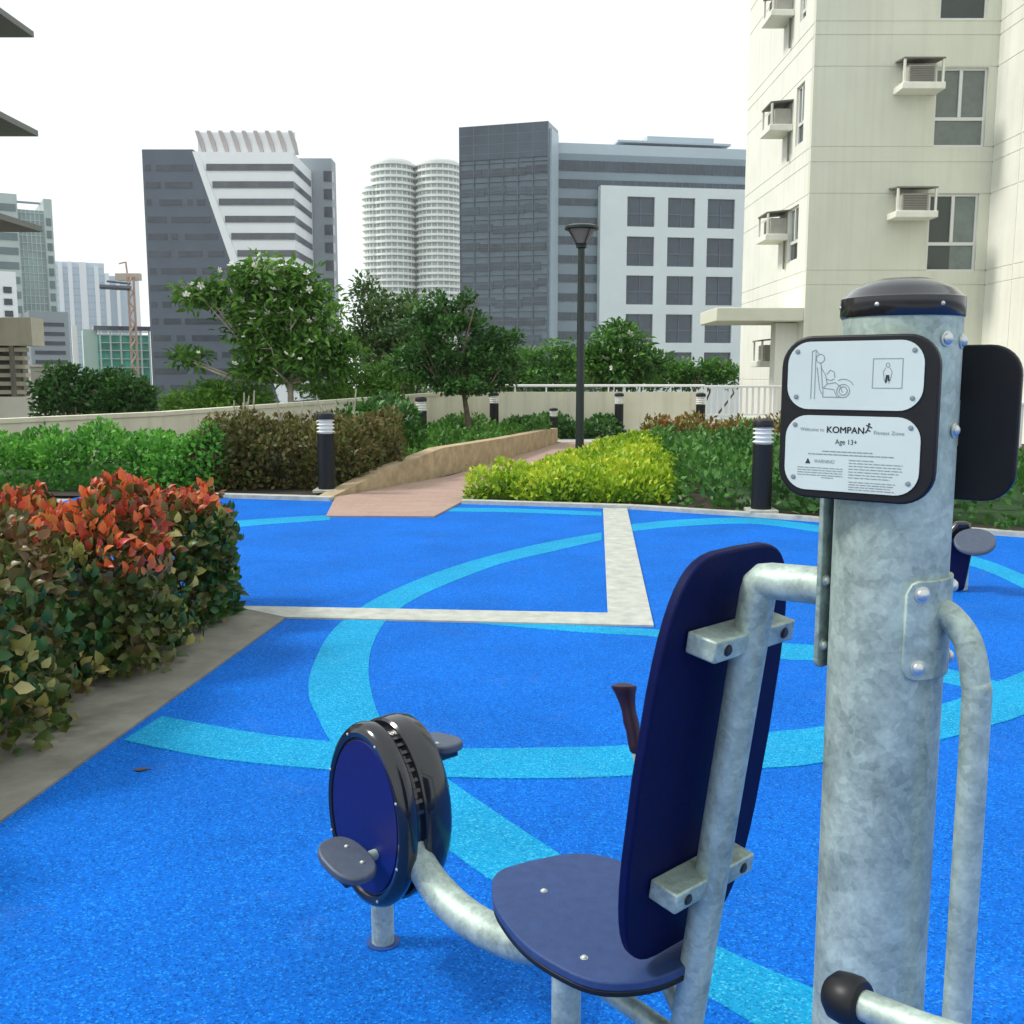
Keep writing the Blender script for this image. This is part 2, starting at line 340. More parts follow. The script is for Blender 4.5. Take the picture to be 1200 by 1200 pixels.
def hedge_pts(poly, h, n, depth=0.16, lump=0.10, lscale=0.35, zb=0.02, hf=None):
    pa = np.array(poly); lo = pa.min(0)-0.15; hi = pa.max(0)+0.15
    def dep(P):
        hh = h if hf is None else hf(P)
        w = wob(P, lscale)*lump
        a = polydist(P, poly)+w; b = hh-P[:, 2]+w
        k = 0.12
        return -k*np.log(np.exp(-np.clip(a, -2, 3)/k)+np.exp(-np.clip(b, -2, 3)/k))
    out = []
    got = 0
    for it in range(400):
        P = rng.uniform([lo[0], lo[1], zb], [hi[0], hi[1], h*1.25+0.15], size=(40000, 3)); d = dep(P)
        P = P[(d > -0.02) & (d < depth)]; out.append(P); got += len(P)
        if got >= n: break
    P = np.vstack(out)[:n]; e = 0.03
    g = np.stack([dep(P+np.eye(3)[i]*e)-dep(P-np.eye(3)[i]*e) for i in range(3)], 1)
    return P, unit(-g), dep(P)
def core(poly, h, sh, zb=0.0):
    """leafy inner mass so that one does not see through the hedge"""
    c = np.mean(np.array(poly), 0); n = len(poly); vs = []
    for x, y in poly:
        d = np.array([x, y])-c; L_ = np.linalg.norm(d); vs.append(c+d*max(0.2, 1-sh*1.25/L_))
    v = [(x, y, zb) for x, y in vs]+[(x, y, h) for x, y in vs]
    return v, [tuple(range(n, 2*n))]+[(i, (i+1) % n, n+(i+1) % n, n+i) for i in range(n)], 0.15
def hedge(name, label, cat, poly, h, n, size, aspect, m, depth=0.16, lump=0.10, lscale=0.35, tmpl=T_DIA, group=None, hf=None, corem=0.18, up=0.5, bias=None, stems=False, zb=0.02):
    c = np.mean(np.array(poly), 0); t = thing(name, (c[0], c[1], 0), label, cat, group)
    P, N, d = hedge_pts(poly, h, n, depth, lump, lscale, zb, hf)
    R = rng.normal(size=P.shape)
    D = unit(N*0.7+np.array([0, 0, up])+R*0.55); Nn = unit(N+np.array([0, 0, .6])+rng.normal(size=P.shape)*0.5)
    cl = wob(P*1.0+3.1, 0.25)*0.5+0.5
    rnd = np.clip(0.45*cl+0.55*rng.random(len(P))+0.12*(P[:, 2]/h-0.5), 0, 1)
    if bias is not None: rnd = np.clip(rnd+bias(P), 0, 1)
    leaves('foliage', P, D, Nn, size*rng.uniform(.65, 1.25, len(P)), aspect, rnd, m, t, tmpl, core(poly, max(.12, h-max(corem, depth*.7+lump*1.45)), max(corem, depth*.7+lump*1.45)) if corem else None)
    if stems:
        for i in range(24):
            k = rng.integers(len(P)); x, y = P[k, 0], P[k, 1]; x2, y2 = c+(np.array([x, y])-c)*0.9
            MB().tube([V(x2, y2, 0), V(x2+rng.normal()*.03, y2+rng.normal()*.03, P[k, 2]*.5), V(*P[k])], [.012, .009, .005], 5).build('stem', M['bark'], t)
    return t, P, N
def tree(name, label, base, clumps, n_clump, n_leaf, lsize, aspect, m, bark, tr=0.11, crad=0.45, group=None, tmpl=T_DIA, droop=0.0, cat='tree', fork=0.45, forkz=None):
    """tapered trunk, limbs to every leaf clump; clumps = [(centre, (rx,ry,rz)), ...]"""
    base = Vector(base); t = thing(name, base, label, cat, group)
    cs = []
    vol = np.array([r[0]*r[1]*r[2] for _, r in clumps]); vol = vol**0.75/np.sum(vol**0.75)
    for (c, r), w in zip(clumps, vol):
        k = max(2, int(n_clump*w)); q = unit(rng.normal(size=(k, 3)))*(rng.random((k, 1))**0.42)
        cs.append(np.array(c)+q*np.array(r))
    C = np.vstack(cs); ctr = Vector(C.mean(0)); zlow = C[:, 2].min()
    fz = base.z+(zlow-base.z)*(0.75 if zlow-base.z > 1 else .5)
    fk = Vector((base.x+(ctr.x-base.x)*fork, base.y+(ctr.y-base.y)*fork, fz+0.15*(ctr.z-fz)))
    if forkz is not None: fk.z = forkz
    mb = MB(); mid = base.lerp(fk, .5)+V(rng.normal()*.06, rng.normal()*.06, 0)
    pts = spline([base, mid, fk], 5)
    mb.tube(pts, [tr*(1.25-.55*i/(len(pts)-1)) for i in range(len(pts))], 9)
    limbs = []
    for c, r in clumps:
        c = Vector(c)
        for j in range(3):
            e = c+V(rng.normal()*r[0]*.5, rng.normal()*r[1]*.5, rng.normal()*r[2]*.4)
            q = fk.lerp(e, .5)+V(rng.normal()*.12, rng.normal()*.12, -.08*(e-fk).length)
            lp = spline([fk, q, e], 5); mb.tube(lp, [tr*(.55-.42*i/(len(lp)-1)) for i in range(len(lp))], 6)
            limbs += lp[2:]
    LA = np.array([tuple(p) for p in limbs])
    for c in C[::2]:
        k = np.argmin(((LA-c)**2).sum(1)); a = Vector(LA[k]); e = Vector(c)
        mb.tube([a, a.lerp(e, .5)+V(0, 0, -.03), e], [tr*.14, tr*.10, tr*.05], 4)
    mb.build('trunk', bark, t)
    k = len(C); per = max(4, n_leaf//k); idx = np.repeat(np.arange(k), per)
    off = unit(rng.normal(size=(k*per, 3)))*(rng.random((k*per, 1))**0.5); off[:, 2] *= 0.7
    P = C[idx]+off*crad*rng.uniform(.6, 1.2, k)[idx][:, None]
    D = unit(off+rng.normal(size=P.shape)*.5+np.array([0, 0, .25-droop])); N = unit(np.array([0, 0, 1.0])+rng.normal(size=P.shape)*.6)
    rnd = np.clip(rng.random(k)[idx]*.55+.45*rng.random(k*per), 0, 1)
    leaves('crown', P, D, N, lsize*rng.uniform(.6, 1.25, len(P)), aspect, rnd, m, t, tmpl)
    return t, C
def flowers(t, C, n, r, ctr):
    mb = MB(); root = Vector(t.location); vs = [V(0,0,0)]; fs = []
    for k in range(5):
        a = k*2*PI/5; d = V(math.cos(a), math.sin(a), .35); q = V(-math.sin(a), math.cos(a), 0); b0 = len(vs)
        vs += [(d+q*.55)*r*.9, d*r*1.4, (d-q*.45)*r*.9]; fs.append((0, b0, b0+1, b0+2))
    mb.add(vs, fs)
    mb.v = [(x+root.x, y+root.y, z+root.z) for x, y, z in mb.v]
    first = mb.build('flower', M['petal'], t)
    out = C-np.array(ctr); sel = np.argsort(-(out[:, 2]*1.0-out[:, 1]*1.2+rng.normal(size=len(C))*.6))[:n]
    for i, k in enumerate(sel):
        o = first if i == 0 else first.copy()
        if i: COL.objects.link(o); o.parent = t
        p = C[k]+np.array([rng.normal()*.12, -.42, .12]); o.location = Vector(p)-root; o.rotation_euler = (rng.normal()*.6, rng.normal()*.6, rng.random()*6); o.scale = [rng.uniform(.6, 1.3)]*3

# ================================================================== SETTING
ZC = -8.0
struct('ground', MB().sheet([(-650,-250,ZC),(650,-250,ZC),(650,700,ZC),(-650,700,ZC)]), M['city'])
deck = [(-14,-9),(17,-9),(17,26.4),(-0.9,26.4),(-8.1,15.4),(-14,9.5)]
struct('terrace_deck', MB().prism([(x,y,-.03) for x, y in deck], (0,0,ZC+.03)), M['deck'])
back = [(-4.03,12.98),(-2.25,12.46),(-.63,12.2),(1.4,11.69),(2.65,11.04),(3.58,10.46),(4.95,9.62),(7.2,8.0),(9.5,5.6)]
blue = [(-2.72,-5),(-1.457,6.336),(-1.75,6.65),(-5.6,7.2),(-5.6,13.2)]+back+[(11,2),(11,-5)]
struct('rubber_floor', MB().prism([(x,y,0) for x, y in blue], (0,0,-.025)), M['blue'])
def band(up, lo, z, nm='floor_marking'):
    a = spline([(*G(*p), z) for p in up], 6); b = spline([(*G(*p), z) for p in lo], 6); mb = MB()
    n = len(a); mb.add(a+b, [(i, i+1, n+i+1, n+i) for i in range(n-1)])
    mb.f = [f[::-1] for f in mb.f]
    lo_ = [V(p.x, p.y, -.002) for p in a+b]; mb.v += [tuple(p) for p in lo_]; N2 = 2*n
    mb.f += [(i, i+1, N2+i+1, N2+i) for i in range(n-1)]+[(n+i+1, n+i, N2+n+i, N2+n+i+1) for i in range(n-1)]
    struct(nm, mb, M['sky'])
band([(190,840),(260,853),(330,864),(450,875),(540,878),(640,877),(735,874),(910,858),(970,851),(1100,827),(1163,802),(1200,787),(1290,745),(1420,668),(1520,600)],
     [(145,868),(200,880),(280,893),(450,908),(540,912),(640,913),(735,910),(910,900),(970,893),(1100,868),(1163,850),(1200,838),(1290,798),(1440,725),(1560,640)], .0045)
band([(705,624),(640,636),(580,650),(520,668),(460,692),(415,717),(385,745),(365,785),(362,815),(372,840),(385,865),(410,900),(450,940),(490,970),(527,997),(573,1030),(650,1075),(740,1125),(825,1166),(883,1200),(960,1245),(1130,1340),(1380,1440)],
     [(705,633),(640,648),(590,660),(540,678),(490,700),(455,725),(437,755),(432,785),(436,815),(445,840),(462,866),(485,888),(505,902),(520,911),(527,915),(560,938),(643,993),(740,1052),(839,1108),(955,1160),(1080,1215),(1280,1290),(1500,1350)], .0025)
band([(735,615),(800,609),(880,607),(960,616),(1040,630),(1140,652),(1200,674),(1300,718),(1400,775)], [(735,623),(800,617),(880,614),(960,624),(1040,640),(1140,664),(1200,690),(1300,740),(1390,800)], .0025)
band([(200,617),(237,614),(310,608),(387,603.5)], [(200,626),(237,622),(310,615),(387,609.5)], .0025)
band([(520,595),(600,596),(705,600)], [(520,599.5),(600,600.5),(705,604.5)], .0025)
band([(560,727),(680,733),(780,739),(893,752),(970,758),(1060,772),(1130,789),(1185,803)], [(560,731),(680,741),(780,748),(893,770),(970,776),(1060,790),(1130,806),(1185,819)], .0025)
struct('concrete_strip', MB().prism([(-1.90,6.66,.012),(.627,6.453,.012),(1.069,11.72,.012),(1.349,11.70,.012),(.882,6.114,.012),(-1.46,6.336,.012)], (0,0,-.02)), M['strip'])
# concrete margin between the rubber and the left hedge, and the planter it edges
struct('concrete_margin', MB().prism([(-2.72,-5,.010),(-1.457,6.336,.010),(-1.90,6.66,.010),(-2.30,5.6,.010),(-3.3,-5,.010)], (0,0,-.03)), M['kerb'])
struct('planter_soil', MB().sheet([(-3.1,-5,-.005),(-1.85,6.6,-.005),(-5.6,7.1,-.005),(-9,-5,-.005)]), M['soil'])
kb = MB(); kp = [Vector((x,y,0)) for x, y in back]
kp[0] = V(-5.6,13.2,0)
def kerbrun(pts, w, h):
    mb = MB()
    for a, b in zip(pts, pts[1:]):
        d = (b-a).normalized(); nn = V(-d.y, d.x, 0)
        if nn.y < 0: nn = -nn
        mb.obox(a-V(0,0,.02), b-a+d*.012, nn*w, V(0,0,h+.02))
    return mb
struct('kerb', kerbrun([kp[0], V(-2.28,12.46,0)], .16, .05), M['strip'])
struct('kerb', kerbrun([V(-.63,12.2,0)]+kp[3:], .14, .045), M['strip'])
struct('brick_path', MB().prism([(-2.06,11.05,.016),(-.86,11.0,.016),(-.62,12.25,.022),(.35,15.0,.022),(1.55,19.5,.022),(2.5,23.6,.022),(1.2,23.6,.022),(-.95,15.5,.022),(-2.25,12.75,.022)], (0,0,-.03)), M['brick'])
struct('path', MB().prism([(.6,23.6,.02),(5.5,23.6,.02),(5.5,24.6,.02),(.6,24.6,.02)], (0,0,-.03)), M['strip'])
struct('planter_soil', MB().sheet([(-9.5,13.3,.01),(-2.5,12.65,.01),(-1.0,15.6,.01),(1.1,23.6,.01),(-1,26,.01),(-8,15.3,.01)]), M['soil'])
struct('planter_soil', MB().sheet([(-.5,12.3,.01),(1.4,11.85,.01),(2.7,11.2,.01),(5.05,9.75,.01),(7.3,8.15,.01),(9.6,5.8,.01),(11.8,9,.01),(11.8,23,.01),(2.6,23.4,.01),(.6,15.6,.01)]), M['soil'])

# low stone wall along the path
t = thing('garden_wall', (-.95,15.5,0), 'low tan stone retaining wall curving along the brick path', 'low wall')
mb = MB(); gw = [(-2.28,12.75,.03),(-1.75,13.9,.26),(-1.07,15.5,.45),(-.2,18.3,.42),(1.05,23.2,.36)]
for (x0,y0,h0),(x1,y1,h1) in zip(gw, gw[1:]):
    d = V(x1-x0, y1-y0, 0).normalized(); nn = V(-d.y, d.x, 0)*.22
    a, b = V(x0,y0,-.02), V(x1,y1,-.02)
    mb.add([a, b, b+nn, a+nn, V(x0,y0,h0), V(x1,y1,h1), V(x1,y1,h1)+nn, V(x0,y0,h0)+nn], [(3,2,1,0),(4,5,6,7),(0,1,5,4),(1,2,6,5),(2,3,7,6),(3,0,4,7)])
mb.build('wall', M['stone'], t)
# parapet walls
t = thing('parapet_wall', (-4.5,20.5,0), 'long pale parapet wall sloping along the left edge of the terrace behind the hedges', 'wall')
mb = MB(); mc = MB(); pw = [(-13.5,9.6,.86),(-7.95,15.5,.89),(-6.15,18,.92),(-3.75,22,1.04),(-.80,26.0,1.20)]
for (x0,y0,h0),(x1,y1,h1) in zip(pw, pw[1:]):
    d = V(x1-x0, y1-y0, 0).normalized(); nn = V(-d.y, d.x, 0)*.2
    for q, o, z0, za, zb_ in ((mb, 0, -.03, h0-.07, h1-.07), (mc, .02, None, h0, h1)):
        e = nn.normalized()*o; a, b = V(x0,y0,0)-e, V(x1,y1,0)-e; w = nn+2*e
        za0, zb0 = (z0, z0) if z0 is not None else (h0-.07, h1-.07)
        q.add([a+V(0,0,za0), b+V(0,0,zb0), b+w+V(0,0,zb0), a+w+V(0,0,za0), a+V(0,0,za), b+V(0,0,zb_), b+w+V(0,0,zb_), a+w+V(0,0,za)], [(3,2,1,0),(4,5,6,7),(0,1,5,4),(1,2,6,5),(2,3,7,6),(3,0,4,7)])
mb.build('wall', M['wall'], t); mc.build('coping', M['wall'], t)
t = thing('parapet_wall', (2,26,0), 'cream back parapet wall with a white handrail on top, behind the lamp post', 'wall')
MB().box(-.80,4.9,26.0,26.2,-.03,1.14).build('wall', M['wall'], t)
mb = MB(); mb.box(2.70,2.85,25.93,26.0,-.03,1.14).build('pilaster', M['wall'], t)
mb = MB(); mb.tube([V(-.80,26.08,1.30), V(4.95,26.08,1.30)], .035, 10)
for i in range(8): mb.tube([V(-.72+i*.8,26.08,1.14), V(-.72+i*.8,26.08,1.29)], .02, 8)
mb.build('handrail', M['white'], t)
# white railing in front of the building
def railing(x0, x1, y, z0, z1, label, zb):
    t = thing('railing', ((x0+x1)/2, y, zb), label, 'railing', None)
    MB().box(x0,x1,y-.09,y+.09,zb,z0).build('base_wall', M['creamw'], t)
    MB().box(x0,x1,y-.03,y+.03,z1-.06,z1).build('top_rail', M['white'], t, .01)
    MB().box(x0,x1,y-.02,y+.02,z0+.06,z0+.10).build('bottom_rail', M['white'], t)
    n = int((x1-x0)/.145); f0 = None
    for i in range(n+1):
        x = x0+.03+i*(x1-x0-.06)/n
        if f0 is None:
            f0 = MB().box(x-.025,x+.025,y-.016,y+.016,z0+.10,z1-.06).build('baluster', M['white'], t); xx = x; p0 = f0.location.copy()
        else:
            o = f0.copy(); COL.objects.link(o); o.parent = t; o.location = p0+V(x-xx,0,0)
railing(4.75, 10.2, 25.0, .52, 1.32, 'white railing of upright balusters on a low cream wall below the canopy', -.03)
railing(7.9, 11.6, 16.6, .15, 1.12, 'white baluster railing at the right edge, behind the black sign back', -.03)

# ================================================================== CREAM APARTMENT BLOCK
FY, CX, RX = 26.0, 7.43, 11.95
tb = thing('apartment_block', (CX,FY,ZC), 'cream apartment tower with scored wall lines and a flat canopy at its foot', 'building')
def zf(y): return at(1050, y, FY).z
def xf(x, y): return at(x, y, FY).x
def panel_face(mapf, us, zs, grooves_u, grooves_z, holes, g=.032, th=.2):
    """skin of wall panels with real open joints and openings; mapf(u,z,depth)->point"""
    ub, zb = set(us), set(zs); gu = [(u-g/2, u+g/2) for u in grooves_u]; gz = [(z-g/2, z+g/2) for z in grooves_z]
    for a, b in gu: ub |= {a, b}
    for a, b in gz: zb |= {a, b}
    for h in holes: ub |= {h[0], h[1]}; zb |= {h[2], h[3]}
    ub = sorted(ub); zb = sorted(zb); mb = MB()
    for i in range(len(ub)-1):
        run = None
        for j in range(len(zb)):
            ok = False
            if j < len(zb)-1:
                cu, cz = (ub[i]+ub[i+1])/2, (zb[j]+zb[j+1])/2
                ok = not any(a < cu < b for a, b in gu) and not any(a < cz < b for a, b in gz) and not any(h[0] < cu < h[1] and h[2] < cz < h[3] for h in holes)
            if ok and run is None: run = zb[j]
            if not ok and run is not None:
                o = mapf(ub[i], run, 0); mb.obox(o, mapf(ub[i+1], run, 0)-o, mapf(ub[i], run, th)-o, mapf(ub[i], zb[j], 0)-o); run = None
    return mb
TOP = 17.0
gz = [zf(y) for y in (41, 25, 78, 172, 190, 227, 317, 334)]; st = zf(41)-zf(190)
gz += [gz[0]+st, gz[1]+st, gz[2]+st, gz[6]-st+.25]
def wrect(x0, x1, y0, y1): return (xf(x0, (y0+y1)/2), xf(x1, (y0+y1)/2), zf(y1), zf(y0))
wf = [wrect(1095,1156,79,172), wrect(1087,1145,227,318), wrect(1103,1160,-70,23)]
gx = [xf(984,100)]
MB().box(CX+.2,RX+6,FY+.2,33.0,ZC,TOP-.02).build('wall', M['cream'], tb)
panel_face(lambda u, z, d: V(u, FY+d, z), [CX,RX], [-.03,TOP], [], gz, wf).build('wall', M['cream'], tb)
# left face
def lw(x0, x1, y0, y1):
    a = onX(x0, (y0+y1)/2, CX); b = onX(x1, (y0+y1)/2, CX); zc = onX((x0+x1)/2, y1, CX).z; zd = onX((x0+x1)/2, y0, CX).z
    return (min(a.y,b.y), max(a.y,b.y), zc, zd)
wl = [lw(933,942,100,168), lw(923,935,243,306), lw(938,945,-10,22)]
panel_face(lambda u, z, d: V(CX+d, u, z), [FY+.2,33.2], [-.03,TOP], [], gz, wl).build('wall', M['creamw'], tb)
# right-hand wing, its left-facing wall nearer to the camera
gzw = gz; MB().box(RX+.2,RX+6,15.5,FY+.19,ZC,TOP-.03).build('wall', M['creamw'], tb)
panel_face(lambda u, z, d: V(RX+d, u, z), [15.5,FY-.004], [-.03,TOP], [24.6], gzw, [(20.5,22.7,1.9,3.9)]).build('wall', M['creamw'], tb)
MB().box(RX-.35,RX-.003,20.6,22.6,zf(295),zf(295)+.09).build('sill', M['creamw'], tb)
def window(u0, u1, z0, z1, mapf, style):
    fr = MB(); w = .055
    def bx(mb, a, b, c, d, d0, d1): o = mapf(a, c, d0); mb.obox(o, mapf(b, c, d0)-o, mapf(a, c, d1)-o, mapf(a, d, d0)-o)
    zt = z0+(z1-z0)*.36; um = (u0+u1)/2
    bx(fr,u0,u1,z0,z0+w,.06,.14); bx(fr,u0,u1,z1-w,z1,.06,.14); bx(fr,u0,u0+w,z0+w,z1-w,.06,.14); bx(fr,u1-w,u1,z0+w,z1-w,.06,.14)
    bx(fr,u0+w,u1-w,zt-.04,zt+.04,.06,.14); bx(fr,um-.04,um+.04,zt+.04,z1-w,.05,.14)
    f = fr.build('window', M['frame'], tb)
    for a, b, c, d, m in ((u0+w,um-.04,zt+.04,z1-w,style[0]),(um+.04,u1-w,zt+.04,z1-w,style[1]),(u0+w,um,z0+w,zt-.04,style[2]),(um,u1-w,z0+w,zt-.04,style[3])):
        p = MB(); bx(p,a,b,c,d,.10,.115); p.build('pane', M[m], f)
    return f
mf = lambda u, z, d: V(u, FY+d, z); ml = lambda u, z, d: V(CX+d, u, z); mr = lambda u, z, d: V(RX+d, u, z)
window(*wf[0], mf, ('blind','blind','blind','blind')); window(*wf[1], mf, ('glass','curtain','glass','curtain')); window(*wf[2], mf, ('blind','curtain','glass','glass'))
for w_ in wl: window(*w_, ml, ('glass','blind','glass','glass'))
window(20.5,22.7,1.9,3.9, mr, ('glass','curtain','glass','glass'))
# render behind the scored joints, 12 mm back
grow = lambda hs: [(a-.003, b+.003, c-.003, d+.003) for a, b, c, d in hs]
panel_face(lambda u, z, d: V(u, FY+.012+d, z), [CX+.004,RX], [-.02,TOP-.01], [], [], grow(wf), th=.18).build('wall', M['cream'], tb)
panel_face(lambda u, z, d: V(CX+.012+d, u, z), [FY+.204,33.19], [-.02,TOP-.01], [], [], grow(wl), th=.18).build('wall', M['creamw'], tb)
panel_face(lambda u, z, d: V(RX+.012+d, u, z), [15.504,FY-.008], [-.02,TOP-.01], [], [], grow([(20.5,22.7,1.9,3.9)]), th=.18).build('wall', M['creamw'], tb)
# flat canopy on the left face
cz = zf(377); MB().box(5.2,CX-.003,FY+.05,28.3,cz+.02,cz+.36).build('canopy', mat('canopy_paint', (0.66,0.66,0.53), 0.75, var=.06, scale=1), tb, .02)
MB().box(xf(915,420),CX-.004,FY+.6,FY+1.1,-.03,cz).build('canopy_column', M['creamw'], tb)
# air conditioners
def make_ac():
    t = thing('air_conditioner', (0,0,0), 'air conditioner', 'air conditioner', 'window air conditioners on the cream tower')
    # local: x across, -y outwards, z up ; root at the wall under the ledge
    MB().box(-.52,.52,-.62,0,0,.16).build('ledge', M['creamw'], t, .015)
    MB().box(-.34,.34,-.46,0,.165,.60).build('body', mat_ac, t, .02)
    g = MB()
    for k in range(9): g.box(-.29,.29,-.475,-.462,.21+k*.04,.232+k*.04)
    g.build('grille', M['concd'], t)
    MB().obox((-.50,-.60,.70),(1.0,0,0),(0,.60,.06),(0,0,.035)).build('hood', mat_hood, t)
    for x in (-.49,.44): MB().box(x,x+.05,-.58,-.53,.16,.70).build('support', M['creamw'], t)
    return t
mat_ac = mat('ac_casing', (0.42,0.41,0.36), 0.6, var=.1, scale=6); mat_hood = mat('ac_hood', (0.17,0.16,0.14), 0.7, var=.15, scale=5)
ac0 = make_ac(); first = True
for (px, py, face, lab) in ((1071,112,'f','boxy air conditioner on its cream ledge left of the blind-covered window'),
                      (1063,259,'f','boxy air conditioner left of the window with an open dark lower pane'),
                      (925,26,'l','topmost air conditioner on the left face of the cream tower'),
                      (923,158,'l','air conditioner on the left face, second from the top'),
                      (918,284,'l','air conditioner on the left face just above the canopy'),
                      (911,430,'l','lowest air conditioner under the canopy beside the railing')):
    o = ac0 if first else copy_tree(ac0); first = False; o['label'] = lab
    if face == 'f': o.location = at(px, py, FY)+V(0,-.002,0)
    else: o.location = onX(px, py, CX)+V(-.002,0,0); o.rotation_euler = (0,0,-PI/2)
    if face == 'l' and not lab.startswith('lowest'):
        rod = MB().tube([V(.30,-.05,-.75), V(.30,-.05,.01)], .03, 8).build('dark_rod', M['concd']); rod.parent = o  # thin dark rod added for the upright dark stroke below the ledge
# ================================================================== NEAR LEFT BUILDING
t = thing('apartment_block', (-16,28,ZC), 'beige building at the left edge with jutting balcony slabs and louvred openings', 'building')
MB().box(-30,-15.9,20,30,ZC,15).build('wall', M['conc'], t)
for p_ in (at(40,44,30), at(45,160,30), at(50,272,30)):
    zz, xr = p_.z, p_.x
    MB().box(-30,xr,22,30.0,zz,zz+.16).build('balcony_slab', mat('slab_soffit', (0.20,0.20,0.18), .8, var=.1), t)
for fl_ in range(4):
    for yy in (22.2, 25.0, 27.8):
        z0 = at(50,272,30).z-2.75+fl_*2.93
        f_ = MB().box(-15.9,-15.84,yy-.7,yy+.7,z0,z0+1.9).build('window', M['frame'], t); MB().box(-15.84,-15.825,yy-.62,yy+.62,z0+.08,z0+1.82).build('pane', M['glass'], f_)
Yb = 30.3; a = at(38,405,Yb); b = at(0,372,Yb)
MB().box(-22,a.x,Yb,Yb+.8,a.z,b.z).build('upper_block', M['conc'], t)
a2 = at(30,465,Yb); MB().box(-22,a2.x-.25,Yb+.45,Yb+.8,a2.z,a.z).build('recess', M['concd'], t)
lv = MB()
for k in range(6):
    z = a2.z+(a.z-a2.z)*(k+.3)/6; lv.box(-22,a2.x,Yb+.1,Yb+.4,z,z+.12)
lv.build('louvre', M['conc'], t)
MB().box(a2.x-.42,a2.x-.3,Yb+.02,Yb+.45,a2.z,a.z).build('column', M['concd'], t)
a3 = at(42,487,Yb); MB().box(-22,a3.x,Yb-.1,Yb+.9,ZC,a2.z).build('base_wall', M['creamw'], t)
# ================================================================== FAR BUILDINGS
def frame(pxl, pxr, Yl, Yr):
    """facade frame from two corner columns of a far facade: origin, unit right, unit inwards"""
    a = at(pxl, 440, Yl); b = at(pxr, 440, Yr); r = V(b.x-a.x, b.y-a.y, 0); w = r.length; r.normalize(); return V(a.x,a.y,0), r, V(-r.y, r.x, 0), w
def zY(py, Y): return at(600, py, Y).z
class Fac:
    def __init__(s, pxl, pxr, Yl, Yr): s.o, s.r, s.n, s.w = frame(pxl, pxr, Yl, Yr); s.Y = (Yl+Yr)/2; s.px = (pxl, pxr)
    def u(s, px): return (px-s.px[0])/(s.px[1]-s.px[0])*s.w
    def z(s, py): return zY(py, s.Y)
    def bx(s, mb, u0, u1, z0, z1, d0, d1):
        return mb.obox(s.o+s.r*u0+s.n*d0+V(0,0,z0), s.r*(u1-u0), s.n*(d1-d0), V(0,0,z1-z0))
# --- dark slate tower with white slash and white wing (E)
e = Fac(171,343,220,220); t = thing('office_tower', e.o+V(0,0,ZC), 'dark slate office tower cut by a white slash, with roof fins', 'building')
def P2(px, py, d=0): p = at(px, py, 220); return V(p.x, 220+d, p.z)
zb = ZC
Lx = at(172,300,220).x
sl0, sl1 = P2(226,175), P2(322,440)
k_ = (sl1.x-sl0.x)/(sl0.z-sl1.z)
def slx(z): return sl0.x+(sl0.z-z)*k_
dark_top = P2(200,175).z
MB().prism([V(Lx,220,zb), V(slx(zb),220,zb), V(slx(dark_top),220,dark_top), V(Lx,220,dark_top)], (0,26,0)).build('dark_wall', M['dk'], t)
wt = P2(300,178).z; Rx = at(344,230,220).x; wd = 20
MB().prism([V(slx(zb)+.01,220.2,zb), V(Rx,220.2,zb), V(Rx,220.2,wt), V(slx(wt)+.01,220.2,wt)], (0,wd,0)).build('white_wing', M['bwhite'], t)
MB().prism([V(slx(zb)-1.0,219.5,zb), V(slx(zb)+1.6,219.5,zb), V(slx(wt)+.9,219.5,wt), V(slx(wt)-.2,219.5,wt)], (0,3,0)).build('white_slash', M['bwhite'], t)
pitch = (P2(300,192).z-P2(300,273).z)/4
for i in range(15):
    z = P2(300,192).z-i*pitch; h = pitch*.38
    if z-h < ZC+2: break
    xa = slx(z)+1.7
    if xa < Rx-1:
        w_ = MB(); w_.box(xa,Rx+.12,219.95,220.2+.4,z-h,z); w_.box(Rx-.2,Rx+.12,220.6,220.2+wd-1.2,z-h,z); w_.build('window_band', M['bwin'], t)
    zz = z-pitch*.05
    xe = slx(zz)-1.2; x = Lx+.5
    w_ = MB(); k = 0
    while x < xe-1.5:
        ln = rng.uniform(3,9) if rng.random() > .2 else rng.uniform(1,2)
        w_.box(x,min(xe,x+ln),219.9,220.1,zz-pitch*.36,zz); x += ln+rng.uniform(.8,1.8); k += 1
    if k: w_.build('window_band', M['dkwin'], t)
xq = P2(226,152).x
scr = MB(); scr.box(xq,Rx,223.0,223.6,wt,P2(300,151).z); scr.build('roof_screen', M['bwhite'], t)
for i in range(9):
    x = xq+.2+i*(Rx-xq-1.0)/8; zt = P2(300,150).z
    MB().prism([V(x+1.0,222.2,wt), V(x+1.6,222.2,wt), V(x+1.2,222.2,(wt+zt)/2), V(x+.3,222.2,zt), V(x-.5,222.2,zt)], (0,.79,0)).build('roof_fin', M['fin'], t)
rr = [at(358,190,241), at(389,195,241)]
MB().box(rr[0].x-6,rr[1].x,240.5,246,ZC,at(370,186,241).z).build('rear_wing', M['bgrey'], t)
for i in range(7):
    z = at(385,200+i*21,240).z; MB().box(at(381,300,240).x,rr[1].x+.05,240.3,243,z-2.3,z).build('window', M['dkwin'], t)
MB().box(rr[0].x-6,rr[0].x+4.5,240.2,240.5,ZC,at(370,330,240).z).build('lower_glass', M['gg'], t)
